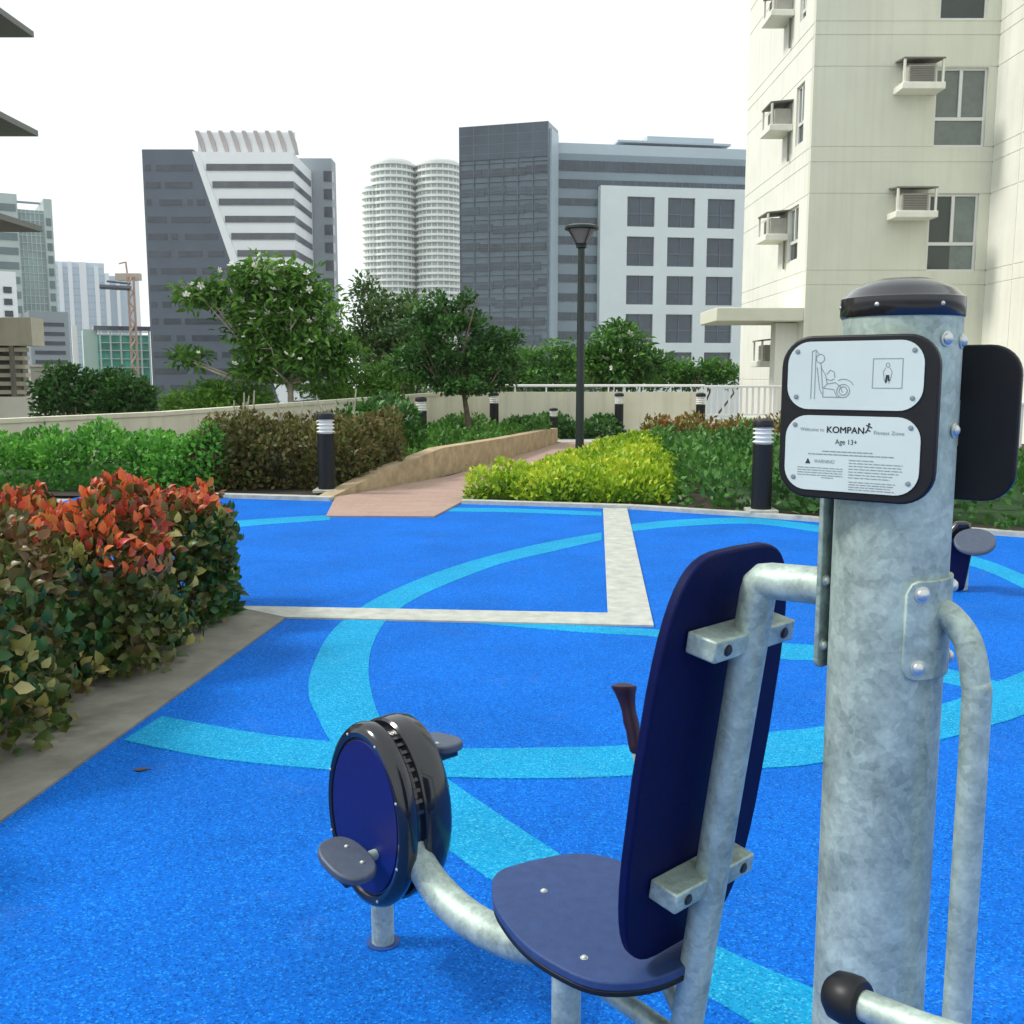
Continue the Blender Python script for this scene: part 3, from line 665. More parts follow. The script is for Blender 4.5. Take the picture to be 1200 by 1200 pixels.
# --- round condominium (F)
Yc = 430.0; t = thing('round_tower', at(485,440,Yc)+V(0,10,0), 'far cream condominium of rounded towers ringed with white balconies', 'building'); t.location.z = ZC
fl = (at(480,187,Yc).z-at(480,340,Yc).z)/20
lobes = [(at(461,440,Yc), 9.6, 187), (at(514,440,Yc), 9.8, 187), (at(443,440,Yc), 6.9, 215), (at(489,440,Yc+5), 6, 190)]
glm = MB()
for c, r, y in lobes: glm.lathe([(r-1.3, ZC), (r-1.3, at(480,y,Yc).z)], V(c.x,c.y+10,0), n=40)
glm.build('tower_body', M['condog'], t)
pm = MB()
for c, r, y in lobes[:3]:
    for j in range(11):
        a_ = PI+PI*(j+.5)/11; rr_ = r-1.2
        pm.tube([V(c.x+rr_*math.cos(a_), c.y+10+rr_*math.sin(a_), ZC), V(c.x+rr_*math.cos(a_), c.y+10+rr_*math.sin(a_), at(480,y,Yc).z-1)], .28, 5)
pm.build('balcony_divider', M['condo'], t)
ztop = at(480,187,Yc).z; k = 0; z = ztop
while z > -5:
    mb = MB()
    for li, (c, r, y) in enumerate(lobes[:3]):
        if z <= at(480,y,Yc).z+.1:
            rr_ = r
            mb.lathe([(rr_, 0), (rr_, fl*.36)], V(c.x,c.y+10+li*.05,z-fl*.5+li*.015), n=40)
    mb.build('balcony', M['condo'], t); z -= fl; k += 1
MB().lathe([(8.2,ztop),(8.2,ztop+.9)], V(lobes[0][0].x,lobes[0][0].y+10,0), n=32).build('roof', M['condo'], t)
MB().lathe([(8.3,ztop),(8.3,ztop+.8)], V(lobes[1][0].x,lobes[1][0].y+10,0), n=32).build('roof', M['condo'], t)
# --- dark glass tower (G)
g = Fac(540,641,203,198); t = thing('glass_tower', g.o+V(0,0,ZC), 'tall dark blue glass office tower left of the lamp post', 'building')
zt = g.z(145.5); g.bx(MB(),0,g.w,ZC,zt,.3,8).build('core', M['gl2'], t)
pit = (g.z(207)-g.z(381))/8; gb = MB(); i = 0; z = g.z(187)
fb = MB(); g.bx(fb,0,g.w,g.z(187)+.15,zt,0,.28); fb.build('top_band', M['gl1'], t)
while z > ZC+3:
    w_ = MB(); cuts = [0]
    while cuts[-1] < g.w-1.5: cuts.append(min(g.w, cuts[-1]+rng.uniform(2,7)))
    for a_, b_ in zip(cuts, cuts[1:]):
        zz = z-pit*rng.choice([.38,.45,.5,.45]); g.bx(w_,a_+.02,b_-.02,zz-pit*.42,zz,.05,.28)
    w_.build('window_band', M['gl1'] if i % 4 else M['dkwin'], t); z -= pit; i += 1
mu = MB(); n = 6
for j in range(n+1): g.bx(mu,j*g.w/n-.05,j*g.w/n+.05,ZC,zt,-.02,.29)
z = zt
while z > ZC: g.bx(mu,0,g.w,z-.07,z,-.01,.29); z -= pit/2
mu.build('mullion', M['mull'], t)
g.bx(MB(),g.w,g.w+.35,ZC,g.z(152),1.5,7).build('side_fin', M['hpale'], t)
# --- banded office block (H)
h = Fac(643,885,205,212); t = thing('office_block', h.o+V(0,0,ZC), 'wide grey banded office block with a white front of square windows', 'building')
h.bx(MB(),0,h.w,ZC,h.z(183),.3,30).build('wall', M['hband'], t)
h.bx(MB(),0,h.w,h.z(183)+.02,h.z(170.5),.6,30).build('parapet', M['hpale'], t)
for i, (y0, y1) in enumerate(((191,203),(213,223),(235,243),(257,265.5),(279,288),(301,310),(323,332),(345,354),(367,376),(389,398),(411,420))):
    w_ = MB(); u1 = h.w if i < 2 else h.u(697)
    h.bx(w_,0,u1,h.z(y1),h.z(y0),.12,.29); w_.build('window_band', M['gl1'], t)
    mu = MB(); j = 0
    while j*1.6 < u1: h.bx(mu,j*1.6-.05,j*1.6+.05,h.z(y1)+.02,h.z(y0)-.02,.04,.11); j += 1
    mu.build('mullion', M['mull'], t)
wx0, wx1, ztp = h.u(697), h.w+.5, h.z(221.5)
xs = [(727,758),(773,804),(818.5,850)]; ys = [(233.5,268),(279.5,313.5),(324.5,358),(369,402),(413,444)]
holes = [(h.u(a_), h.u(b_), h.z(d_), h.z(c_)) for a_, b_ in xs for c_, d_ in ys]
mh = lambda u, z, d: h.o+h.r*u+h.n*(d-2.2)+V(0,0,z)
panel_face(mh, [wx0,wx1], [ZC,ztp], [], [], holes, th=.8).build('front_wall', M['hwhite'], t)
h.bx(MB(),wx0,wx1,ZC,ztp-.02,-1.38,.04).build('front_core', M['hwhite'], t)
for hl in holes:
    fr = MB(); u0,u1,z0,z1 = hl
    for a_, b_, c_, d_ in ((u0,u0+.18,z0,z1),(u1-.18,u1,z0,z1),((u0+u1)/2-.08,(u0+u1)/2+.08,z0,z1),(u0,u1,z0+(z1-z0)*.42,z0+(z1-z0)*.42+.22)):
        o = mh(a_,c_,.45); fr.obox(o, mh(b_,c_,.45)-o, mh(a_,c_,.6)-o, mh(a_,d_,.45)-o)
    f = fr.build('window', M['mull'], t)
    p = MB(); o = mh(u0,z0,.62); p.obox(o, mh(u1,z0,.62)-o, mh(u0,z0,.72)-o, mh(u0,z1,.62)-o); p.build('pane', M['gl1'], f)
rf = MB(); h.bx(rf,h.u(720),h.u(850),h.z(166.5),h.z(164),1,8); h.bx(rf,h.u(755),h.u(832),h.z(166),h.z(157),2,9); rf.build('roof', M['hpale'], t)
# --- far-left green glass tower (B)
b = Fac(-60,72,146,153.5); t = thing('glass_tower', b.o+V(0,0,ZC), 'pale green glass tower with a stair column, at the far left behind the balcony slabs', 'building')
b.bx(MB(),0,b.u(30),ZC,b.z(228),-2,25).build('left_block', M['ggl'], t)
b.bx(MB(),b.u(30),b.u(62),ZC,b.z(243),0,25).build('glass_wall', M['gg'], t)
b.bx(MB(),b.u(62),b.u(72),ZC,b.z(229),-.6,25).build('stair_column', M['ggl'], t)
w_ = MB()
for i in range(13):
    z = b.z(240+i*17); b.bx(w_,0,b.u(28),z-1.0,z,-2.1,-2.02)
w_.build('window_band', M['ggd'], t)
for i in range(12): z = b.z(252+i*15); b.bx(MB(),b.u(64),b.u(70),z-1.1,z,-.72,-.62).build('stair_window', M['ggd'], t)
w_ = MB()
for i in range(22):
    z = b.z(246+i*9); b.bx(w_,b.u(30),b.u(62),z-.12,z,-.12,-.01)
for i in range(7): u = b.u(30+i*5.3); b.bx(w_,u-.06,u+.06,ZC,b.z(243),-.1,-.012)
w_.build('mullion', M['ggl'], t)
fr = MB(); b.bx(fr,b.u(30),b.u(72),b.z(230),b.z(228),4,4.6); b.bx(fr,b.u(30),b.u(31.5),b.z(243),b.z(230),4,4.6); fr.build('roof_frame', M['bgrey'], t)
pd = Fac(38,84,139,141.6); t = thing('low_block', pd.o+V(0,0,ZC), 'grey banded podium block below the green glass tower', 'building')
pd.bx(MB(),0,pd.w,ZC,pd.z(365),0,9).build('wall', M['bgrey'], t)
w_ = MB()
for i in range(7): z = pd.z(378+i*11); pd.bx(w_,.5,pd.w-.6,z-.5,z,-.1,-.01)
w_.build('window_band', M['dkwin'], t)
wb = Fac(2,26,109,110.2); t = thing('low_block', wb.o+V(0,0,ZC), 'small white tower with three dark windows above the beige building', 'building')
wb.bx(MB(),0,wb.w,ZC,wb.z(318),0,6).build('wall', M['bwhite'], t)
for i in range(5): z = wb.z(336+i*14); wb.bx(MB(),.7,wb.w-.5,z-.65,z,-.1,-.01).build('window', M['dkwin'], t)
lb = Fac(36,92,59.3,60.6); t = thing('low_block', lb.o+V(0,0,ZC), 'plain tan low block behind the left tree clump', 'building')
lb.bx(MB(),0,lb.w,ZC,lb.z(430),0,6).build('wall', mat('tan_grey_wall', (0.33,0.32,0.28), .8, var=.08), t); lb.bx(MB(),-.1,lb.w+.1,lb.z(430)+.01,lb.z(428),-.1,6.1).build('coping', M['conc'], t)
# --- pale striped condo (C)
c = Fac(70,168,443,458); t = thing('condo_tower', c.o+V(0,0,ZC), 'very pale blue condominium with vertical white piers behind the crane', 'building')
c.bx(MB(),0,c.u(128),ZC,c.z(308),1,20).build('wall', M['pal'], t); c.bx(MB(),c.u(128)+.05,c.w,ZC,c.z(322),2,20).build('wall', M['pal'], t)
for x0, x1, yt in ((75,80,309),(86,91,308),(99,107,308),(116,121,312),(128,133,320),(141,145,322),(160,168,320)):
    c.bx(MB(),c.u(x0),c.u(x1),ZC,c.z(yt),-.6,2.5).build('pier', M['palw'], t)
w_ = MB()
for i in range(22): z = c.z(314+i*8); c.bx(w_,.5,c.u(127),z-.5,z,.9,.98)
w_.build('window_band', M['hpale'], t)
# --- building under construction and crane (D)
d = Fac(85,178,295,304); t = thing('construction_building', d.o+V(0,0,ZC), 'unfinished building wrapped in green netting below the orange crane', 'building')
d.bx(MB(),d.u(116),d.w,ZC,d.z(392),1,18).build('netting', M['net'], t)
d.bx(MB(),d.u(112),d.w+.5,d.z(387),d.z(382),-.5,18).build('working_deck', M['dkwin'], t)
d.bx(MB(),d.u(100),d.u(116),ZC,d.z(386),2,18).build('side_wall', mat('pale_green_wall', (0.45,0.60,0.54), .7), t)
w_ = MB()
for x in (118,130,142,154,166,176): d.bx(w_,d.u(x),d.u(x+2),ZC,d.z(386),-.2,.95)
for y in (392,401,410,420,430): d.bx(w_,d.u(117),d.w,d.z(y+1),d.z(y),-.1,.9)
w_.build('scaffold', mat('scaffold_grey', (0.42,0.50,0.47), .6), t)
d.bx(MB(),d.u(87),d.u(93),ZC,d.z(383),0,6).build('pillar', M['condo'], t)
cr = Fac(150,165,290,290); t = thing('tower_crane', cr.o+V(0,0,ZC), 'orange tower crane with a dark jib pointing left, far behind the left wall', 'crane')
w_ = MB()
for x in (154,160.5): cr.bx(w_,cr.u(x),cr.u(x+2.0),ZC,cr.z(324),0,.6)
z = ZC+2; k = 0
while z < cr.z(326):
    a_, b_ = (155,161) if k % 2 else (161,155)
    w_.tube([cr.o+cr.r*cr.u(a_)+V(0,-.1,z), cr.o+cr.r*cr.u(b_)+V(0,-.1,z+2.2)], .22, 5); z += 2.2; k += 1
w_.build('mast', M['orange'], t)
w_ = MB(); a_ = cr.o+cr.r*cr.u(123)+V(0,0,cr.z(336)); b_ = cr.o+cr.r*cr.u(158)+V(0,0,cr.z(338))
w_.tube([a_, b_], .75, 6); w_.tube([a_+V(2,0,1.5), b_+V(0,0,1.3)], .3, 5); w_.build('jib', M['dkwin'], t)
cr.bx(MB(),cr.u(140),cr.u(168),cr.z(328),cr.z(320),.5,2.5).build('cab', mat('crane_beige', (0.50,0.42,0.34), .6), t)
w_ = MB(); w_.tube([cr.o+cr.r*cr.u(155)+V(0,0,cr.z(320)), cr.o+cr.r*cr.u(154)+V(0,0,cr.z(307))], .25, 5); w_.tube([cr.o+cr.r*cr.u(154)+V(0,0,cr.z(307)), cr.o+cr.r*cr.u(146)+V(0,0,cr.z(309))], .2, 5); w_.build('apex', M['orange'], t)

# ================================================================== PLANTING
def at3(px, py, Y): p = at(px, py, Y); return (p.x, p.y, p.z)
# croton hedge, front left
cp = [(-2.80,-1.0),(-2.45,1.6),(-2.12,3.6),(-1.88,5.2),(-1.83,6.1),(-2.05,6.7),(-2.5,6.95),(-3.4,6.9),(-4.3,6.4),(-4.6,-1.0)]
hh = .725
t, P, N = hedge('croton_hedge', 'croton hedge with red and orange tops beside the concrete margin in the left foreground', 'hedge', cp, hh, 36000, .070, .70, L['croton'], depth=.24, lump=.17, lscale=.5, tmpl=T_OVAL, corem=.16, stems=True)
def sub(name, P, N, sel, size, aspect, m, up=.8, push=.03):
    P = P[sel]+N[sel]*push; N = N[sel]; R = rng.normal(size=P.shape)
    D = unit(N*.6+np.array([0,0,up])+R*.5); leaves(name, P, D, unit(N+R[:, [1,2,0]]*.5+np.array([0,-.3,.3])), size*rng.uniform(.7,1.3,len(P)), aspect, rng.random(len(P)), m, t, T_OVAL)
P, N, _ = hedge_pts(cp, hh, 40000, .10, .17, .5)
w1 = wob(P+5.0, .55); w2 = wob(P-9.0, .3)
topz = P[:, 2] > .56+.12*w2
sub('red_foliage', P, N, topz & (P[:, 1] > 4.2) & (w1 > -.55) & (rng.random(len(P)) < .40+.45*(w1 > 0)) & ((P[:, 1] > 4.9) | (P[:, 0] < -2.7)), .068, .56, L['cred'])
sub('yellow_foliage', P, N, (w2 > .28) & (P[:, 2] < .66) & (P[:, 1] > 3) & (rng.random(len(P)) < .30), .066, .66, L['cyel'])
sub('green_foliage', P, N, (P[:, 1] > 3.2) & (w1 < .05) & (P[:, 2] < .62) & (rng.random(len(P)) < .30), .060, .70, L['cgreen'])
sub('green_foliage', P, N, (P[:, 1] > 6.05) & (P[:, 0] > -2.2) & (P[:, 2] < .66) & (rng.random(len(P)) < .8), .075, .62, L['cgreen'])
hedge('hedge', 'clipped bright green hedge below the pale parapet at the left', 'hedge', [(-9.0,13.6),(-4.0,13.35),(-3.8,14.6),(-9.5,15.0)], .70, 16000, .085, .62, L['bright'], depth=.3, lump=.14, lscale=.5, corem=.26)
hedge('hedge', 'brown and green clipped hedge around the left bollard', 'hedge', [(-4.15,13.5),(-2.15,13.55),(-1.72,14.3),(-1.75,15.2),(-2.6,15.9),(-4.6,15.6)], .86, 14000, .085, .62, L['brown'], depth=.3, lump=.16, lscale=.5, corem=.26, stems=True)
hedge('shrub', 'rounded dark green shrub beside the brown hedge, below the left parapet', 'shrub', [(-3.0,17.0),(-2.0,16.9),(-1.6,17.7),(-2.2,18.4),(-3.1,18.2)], .98, 2400, .12, .6, L['dark'], depth=.2, lump=.2, lscale=.6)
hedge('shrub_bed', 'low dark green planting along the outer side of the stone wall', 'shrubs', [(-1.85,14.4),(-1.4,15.6),(-.5,18.6),(.75,23.2),(-.9,24.8),(-2.2,22),(-3.6,19.6),(-3.0,16.2)], .40, 9000, .12, .6, L['mid'], depth=.24, lump=.2, lscale=.6, corem=.2)
hedge('shrub_bed', 'low dark planting in front of the back wall between two bollards', 'shrubs', [(.3,24.7),(2.65,24.7),(2.65,25.8),(-.4,25.8)], .42, 2600, .13, .6, L['dark'], depth=.24, lump=.2, lscale=.7, corem=.2)
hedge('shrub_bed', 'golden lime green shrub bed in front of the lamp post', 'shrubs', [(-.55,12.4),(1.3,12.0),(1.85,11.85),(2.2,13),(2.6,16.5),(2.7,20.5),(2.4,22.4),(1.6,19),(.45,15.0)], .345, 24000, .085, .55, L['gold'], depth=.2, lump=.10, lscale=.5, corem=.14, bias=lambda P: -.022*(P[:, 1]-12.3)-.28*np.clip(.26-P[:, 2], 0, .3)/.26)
hedge('shrub_bed', 'dark green shrub bed beside the right bollard and behind the steel post', 'shrubs', [(1.95,11.75),(2.65,11.3),(3.7,10.65),(5.0,9.85),(7.3,8.2),(9.6,5.95),(11.5,9),(10.5,13),(6,16.5),(4.5,20),(2.85,20),(2.5,16)], .46, 20000, .11, .6, L['dark'], depth=.24, lump=.16, lscale=.5, corem=.16, bias=lambda P: .10+.25*(P[:, 0] < 3.0))
hedge('shrub_bed', 'reddish green shrub strip in front of the railing wall', 'shrubs', [(2.75,20.3),(4.5,20.2),(7.5,20.2),(7.8,22),(4.6,22.6),(2.9,22.4)], .52, 4500, .12, .55, L['red'], depth=.2, lump=.16, lscale=.5)
# bare stems rising out of the brown hedge
t = thing('bare_shrub', (-3.4,15.0,0), 'leggy shrub of pale bare stems rising out of the brown hedge', 'shrub')
for i in range(13):
    x = -4.3+i*.15+rng.normal()*.05; y = 15+rng.normal()*.3; hgt = rng.uniform(1.0,1.38); dx = rng.normal()*.13
    p = [V(x,y,0), V(x+dx*.3,y,.6), V(x+dx,y+.02,hgt)]; mb = MB(); mb.tube(spline(p,4), [.016]*5+[.013]*3+[.009], 6)
    q = p[1].lerp(p[2], .5); mb.tube([q, q+V(-dx*.6+.05,0,.22)], [.009,.006], 5); mb.build('stem', M['palebark'], t)
# trees
def cl(px, py, Y, rx, rz, ry=None):
    k = Y/F; return (at3(px, py, Y), (rx*k, (ry or rx)*k, rz*k))
FR = L['mid']
t, C = tree('frangipani_tree', 'frangipani tree with a broad crown dotted with white flowers, in front of the slate tower', at3(343,440,24)[:2]+(ZC,),
     [cl(318,358,24,54,42), cl(365,385,24,44,52), cl(305,400,23.7,40,34), cl(390,415,24,26,30), cl(243,345,23.6,30,15), cl(350,425,23.7,44,22), cl(226,418,23.4,24,7), cl(325,322,24,44,16), cl(285,330,23.8,24,14), cl(310,432,23.7,30,14)], 240, 10500, .21, .40, L['frang'], M['palebark'], tr=.10, crad=.40, droop=.15, tmpl=T_OVAL, fork=.25, forkz=at(345,448,24).z)
flowers(t, C, 95, .066, at3(330,380,24))
tree('tree', 'dark bushy tree between the frangipani and the terrace tree, below the round condominium', at3(455,440,29)[:2]+(ZC,), [cl(440,365,29,24,30), cl(478,378,29,30,38), cl(455,415,29,48,30), cl(425,345,29,14,14), cl(500,420,29,30,26), cl(418,395,29,14,20)], 120, 8500, .16, .55, L['olive'], M['bark'], tr=.12, crad=.42)
tree('tree', 'dark green tree with a leaning trunk inside the terrace, left of the glass tower base', at3(551,470,22)[:2]+(0,), [cl(535,378,22,34,26), cl(580,405,22,28,24), cl(505,390,22,28,36), cl(548,425,22,40,18), cl(522,358,22,22,12), cl(498,425,22,24,20), cl(595,425,22,20,14), cl(515,445,22,26,12), cl(580,446,22,26,12), cl(548,452,21.6,40,9), cl(470,405,22.4,16,30), cl(555,352,22,14,9)], 135, 9500, .12, .55, L['dark'], M['bark'], tr=.07, crad=.27, forkz=at(551,462,22).z)
tree('tree', 'spreading mid green tree beyond the parapet below the glass tower', at3(640,440,33)[:2]+(ZC,), [cl(632,422,33,38,20), cl(605,432,33,34,20), cl(668,428,33,34,24), cl(640,445,33,60,14)], 90, 6400, .17, .55, L['mid'], M['bark'], tr=.13, crad=.42)
t, C = tree('frangipani_tree', 'round frangipani tree beyond the parapet just right of the lamp post', at3(725,440,30)[:2]+(ZC,), [cl(722,406,30,36,26), cl(700,425,30,24,20), cl(752,430,30,32,16), cl(728,432,30,44,16)], 100, 5600, .23, .38, L['mid'], M['bark'], tr=.10, crad=.4, tmpl=T_OVAL, droop=.1)
flowers(t, C, 12, .075, at3(725,415,30))
tree('tree', 'low green tree beyond the parapet left of the cream tower', at3(815,440,35)[:2]+(ZC,), [cl(800,438,35,32,12), cl(838,438,35,30,14), cl(770,440,35,24,12)], 70, 4600, .18, .55, L['mid'], M['bark'], tr=.12, crad=.42)
tree('tree', 'dense dark green tree top behind the parapet at the left, in front of the crane', at3(100,440,25)[:2]+(ZC,), [cl(85,455,25,34,20), cl(132,458,25,40,22), cl(60,470,25,24,18), cl(165,470,25,26,18), cl(110,475,25,50,16)], 120, 8000, .15, .55, L['dark'], M['bark'], tr=.12, crad=.36)
tree('tree', 'yellow green tree top behind the parapet below the slate tower', at3(260,440,24)[:2]+(ZC,), [cl(262,460,24,34,14), cl(215,472,24,30,10), cl(305,470,24,22,10), cl(250,475,24,60,10)], 90, 5200, .13, .55, L['light'], M['bark'], tr=.10, crad=.32)
tree('tree', 'yellow green tree behind the parapet below the dark bushy tree', at3(440,440,25)[:2]+(ZC,), [cl(430,446,25,40,18), cl(475,440,25,34,20), cl(390,458,25,34,14), cl(440,462,25,60,12)], 100, 6400, .13, .55, L['light'], M['bark'], tr=.10, crad=.34)
tree('tree', 'far low green crown at the foot of the glass tower', at3(580,440,40)[:2]+(ZC,), [cl(585,440,40,44,18), cl(525,440,40,44,18), cl(680,442,40,44,14)], 80, 4600, .2, .55, L['mid'], M['bark'], tr=.13, crad=.5)

# ================================================================== LAMP AND BOLLARDS
t = thing('street_lamp', (*at(680,440,16.5).xy,0), 'tall dark street lamp with a funnel head in the golden shrub bed', 'lamp post'); lx, ly = t.location.xy
zt = at(680,262,16.5).z; zk = at(680,290,16.5).z
MB().lathe([(.11,0),(.11,.05),(.075,.07),(.07,.5),(.055,zk)], V(lx,ly,0), n=20).build('pole', M['dkgreen'], t)
MB().lathe([(.055,zk-.02),(.085,zk),(.085,zk+.03),(.10,zk+.06)], V(lx,ly,0), n=24).build('collar', M['dkgreen'], t)
MB().lathe([(.09,zk+.06),(.11,zk+.1),(.225,zt-.10)], V(lx,ly,0), n=28).build('reflector', M['lampc'], t)
MB().lathe([(.26,zt-.10),(.275,zt-.085),(.275,zt-.05),(.20,zt-.02),(.06,zt)], V(lx,ly,0), n=32).build('lamp_head', M['dkgreen'], t)
rb = MB()
for k in range(4):
    a = k*PI/2+.5; rb.tube([V(lx+.10*math.cos(a),ly+.10*math.sin(a),zk+.06), V(lx+.25*math.cos(a),ly+.25*math.sin(a),zt-.09)], .008, 6)
rb.build('rib', M['dkgreen'], t)
def make_bollard():
    t = thing('bollard', (0,0,0), '', 'bollard light', 'black bollard lights around the planting')
    MB().lathe([(.112,.03),(.112,.755)], V(0,0,0), n=28).build('shaft', M['black'], t)
    MB().lathe([(.088,.755),(.088,.945)], V(0,0,0), n=28).build('diffuser', M['lampw'], t)
    s = MB()
    for k in range(4): z = .775+k*.047; s.lathe([(.088,z+.012),(.116,z),(.116,z+.007),(.088,z+.022)], V(0,0,0), n=28, cap=False)
    s.build('louvre', M['white'], t)
    MB().lathe([(.118,.945),(.118,.985),(.105,1.015),(.06,1.035)], V(0,0,0), n=28).build('cap', M['black'], t)
    MB().box(-.16,.16,-.16,.16,-.01,.03).build('base_plate', M['strip'], t, .006)
    return t
b0 = make_bollard()
for i, (px, Y, z, lab) in enumerate(((380,13.15,.05,'black bollard light in front of the brown hedge beside the brick apron'),
        (897,11.2,.045,'large black bollard light at the kerb of the dark green bed, left of the sign'),
        (493,20.2,.10,'black bollard light in the planting behind the stone wall, right of the dark shrub'),
        (579,25.0,.12,'black bollard light before the corner of the back wall'),
        (649,24.4,.02,'shortest bollard light, its head just above the planting by the end of the stone wall'),
        (726,25.2,.10,'black bollard light before the back wall, right of the lamp post'),
        (822,24.0,.12,'slim black bollard light at the left end of the railing'))):
    o = b0 if i == 0 else copy_tree(b0)
    p = at(px, 440, Y); o.location = (p.x, Y, z); o['label'] = lab
    if px == 649: o.scale = (.9,.9,.74)

# ================================================================== EXERCISE STATION
PC = V(.58,1.522,0); A = V(-.6801,.7331,0); Q = V(.7331,.6801,0); UP = V(0,0,1)
def W(s, q, z): return PC+A*s+Q*q+UP*z
R0 = .085
class Bolts(list):
    def build(s, name, m, parent):
        for mb in s: mb.build(name, m, parent)
def bolt(bs, p, n, r=.009):
    mb = MB(); bs.append(mb); mb.lathe([(r*1.3,0),(r*1.3,r*.25),(r,r*.30),(r*.92,r*.62),(r*.55,r*.92),(.0004,r*1.02)], p, n, 14)
tp = thing('steel_post', PC, 'thick galvanised steel post with a black domed cap in the right foreground', 'post')
zt = 1.648
MB().lathe([(R0,0),(R0,zt)], PC, n=64).build('shaft', M['galv'], tp)
MB().lathe([(.15,0),(.15,.012)], PC, n=40).build('base_plate', M['galv'], tp, .003)
cap = MB(); cap.lathe([(R0+.002,zt-.013),(R0+.0035,zt-.010),(R0+.003,zt+.015),(R0-.002,zt+.018),(.074,zt+.027),(.056,zt+.037),(.033,zt+.044),(.001,zt+.047)], PC, n=64)
cap.build('cap', M['gloss'], tp)
bm = Bolts()
vd = V(-.37,-.93,0)
for k in range(6):
    a = math.radians(-112-22+k*60); n = V(math.cos(a), math.sin(a), 0); bolt(bm, PC+n*(R0+.0025)+UP*(zt+.003), n, .0026)
for ang, z in ((-66,1.602),(-38,1.600),(-45,1.472)):
    n = V(math.cos(math.radians(ang)), math.sin(math.radians(ang)), 0); bolt(bm, PC+n*R0+UP*z, n, .0085)
bm.build('bolt', M['bolt'], tp)
def saddle(direction, z0, z1, half, th=.006, r=.02):
    """curved clamp plate wrapped round the post, rounded corners"""
    mb = MB(); base = math.atan2(direction.y, direction.x); n = 18; out, inn = [], []
    vs = []; fs = []
    for j in range(n+1):
        t_ = -1+2*j/n; arc = t_*half; edge = (1-abs(t_))*half*R0; dz = 0
        if edge < r: dz = r-math.sqrt(max(0, r*r-(r-edge)**2))
        a = base+arc; d = V(math.cos(a), math.sin(a), 0)
        for rr in (R0-.002, R0+th):
            for z in (z0+dz, z1-dz): vs.append(PC+d*rr+UP*z)
    for j in range(n):
        o = 4*j; p = 4*(j+1)
        fs += [(o+2,p+2,p+3,o+3),(o,o+1,p+1,p),(o,p,p+2,o+2),(o+1,o+3,p+3,p+1)]
    fs += [(0,2,3,1),(4*n,4*n+1,4*n+3,4*n+2)]
    return mb.add(vs, fs)
sp = saddle(-A, 1.105, 1.255, math.radians(48)).build('clamp_plate', M['galv'], tp, .002)
bm = Bolts()
for da in (-33, 33):
    for z in (1.235,1.125):
        a = math.atan2(-A.y,-A.x)+math.radians(da); n = V(math.cos(a), math.sin(a), 0); bolt(bm, PC+n*(R0+.005)+UP*z, n, .0095)
bm.build('bolt', M['bolt'], sp)
# grab rail that leaves the clamp plate and drops to the floor
gr = spline([W(-.075,0,1.205), W(-.098,0,1.197), W(-.125,0,1.165), W(-.139,0,1.11), W(-.143,0,1.04), W(-.143,0,.57), W(-.143,0,.02)], 8)
MB().tube(gr, .0205, 20).build('grab_rail', M['galv'], tp)
MB().lathe([(.05,.001),(.05,.012),(.024,.014),(.024,.03)], W(-.143,0,0), n=24).build('floor_ring', M['galv'], tp)
# ---- leg press
tl = thing('leg_press_trainer', W(.7,0,0), 'outdoor leg press trainer with navy backrest, slate seat and pedal drum', 'exercise machine')
pl = MB(); hw = .047
poly = [W(.088,x,z) for x, z in [(u, 1.245+v) for u, v in rrect(2*hw,.315,.015)]]
pl.prism(poly, A*.008); mp = pl.build('mounting_plate', M['galv'], tl, .0015)
bm = Bolts()
for q in (-.033,.033):
    for z in (1.23,1.125): bolt(bm, W(.088,q,z), -A, .008)
bm.build('bolt', M['bolt'], mp)
TR = .031
def down(z): return .23+(1.2-z)*.1465
e_ = down(1.204)
fp = [W(.088,0,1.213), W(.15,0,1.2095), W(e_-.022,0,1.206), W(e_-.008,0,1.2035), W(e_-.001,0,1.197), W(down(1.18),0,1.18), W(down(1.1),0,1.1), W(down(.6),0,.6), W(down(.02),0,.02)]
MB().tube(fp, TR, 28).build('back_frame', M['galv'], tl)
MB().lathe([(.07,.001),(.07,.012),(.034,.014)], W(down(0),0,0), n=28).build('floor_ring', M['galv'], tl)
tilt = (W(down(1.2),0,1.2)-W(down(.5),0,.5)).normalized(); fwd = Q.cross(tilt).normalized()
if fwd.dot(A) < 0: fwd = -fwd
# backrest board: outline in (q, along tilt) about its centre
bc = W(down(.855),0,.855)+fwd*.062
def boardpt(q, v): return bc+Q*q+tilt*v
prof = []
hb = .398
for k in range(48):
    a = 2*PI*k/48; c_, s_ = math.cos(a), math.sin(a); ex = 2/4.4
    v = hb*math.copysign(abs(s_)**ex, s_); wv = .185-.022*((v/hb)**2)+(-.030*(v/hb) if v > 0 else .02*(v/hb))
    wv = .183 if abs(v) < .12 else wv
    wv = .198-.020*max(0, v/hb)**1.6-.016*max(0, -v/hb)**2.2
    prof.append((.012+wv*math.copysign(abs(c_)**ex, c_), v-.004))
br = MB(); br.prism([boardpt(q, v)-fwd*.011 for q, v in prof], fwd*.022); br.build('backrest', M['navy'], tl, .005, seg=3)
for z, nm in ((1.098,'bracket'),(.628,'bracket')):
    c_ = W(down(z),0,z)+fwd*.0175; bk = MB(); bk.cbox(c_, .238, .062, .039, Q, fwd, tilt); o = bk.build('bracket', M['galv'], tl, .004)
    bm = Bolts()
    for q in (-.085,.085):
        p = c_-fwd*.031+Q*q; bm.append(MB().lathe([(.0105,0),(.0105,.001),(.0075,.0012),(.0075,.004),(.004,.0042)], p, -fwd, 16))
    bm.build('bolt', M['ink'], o)
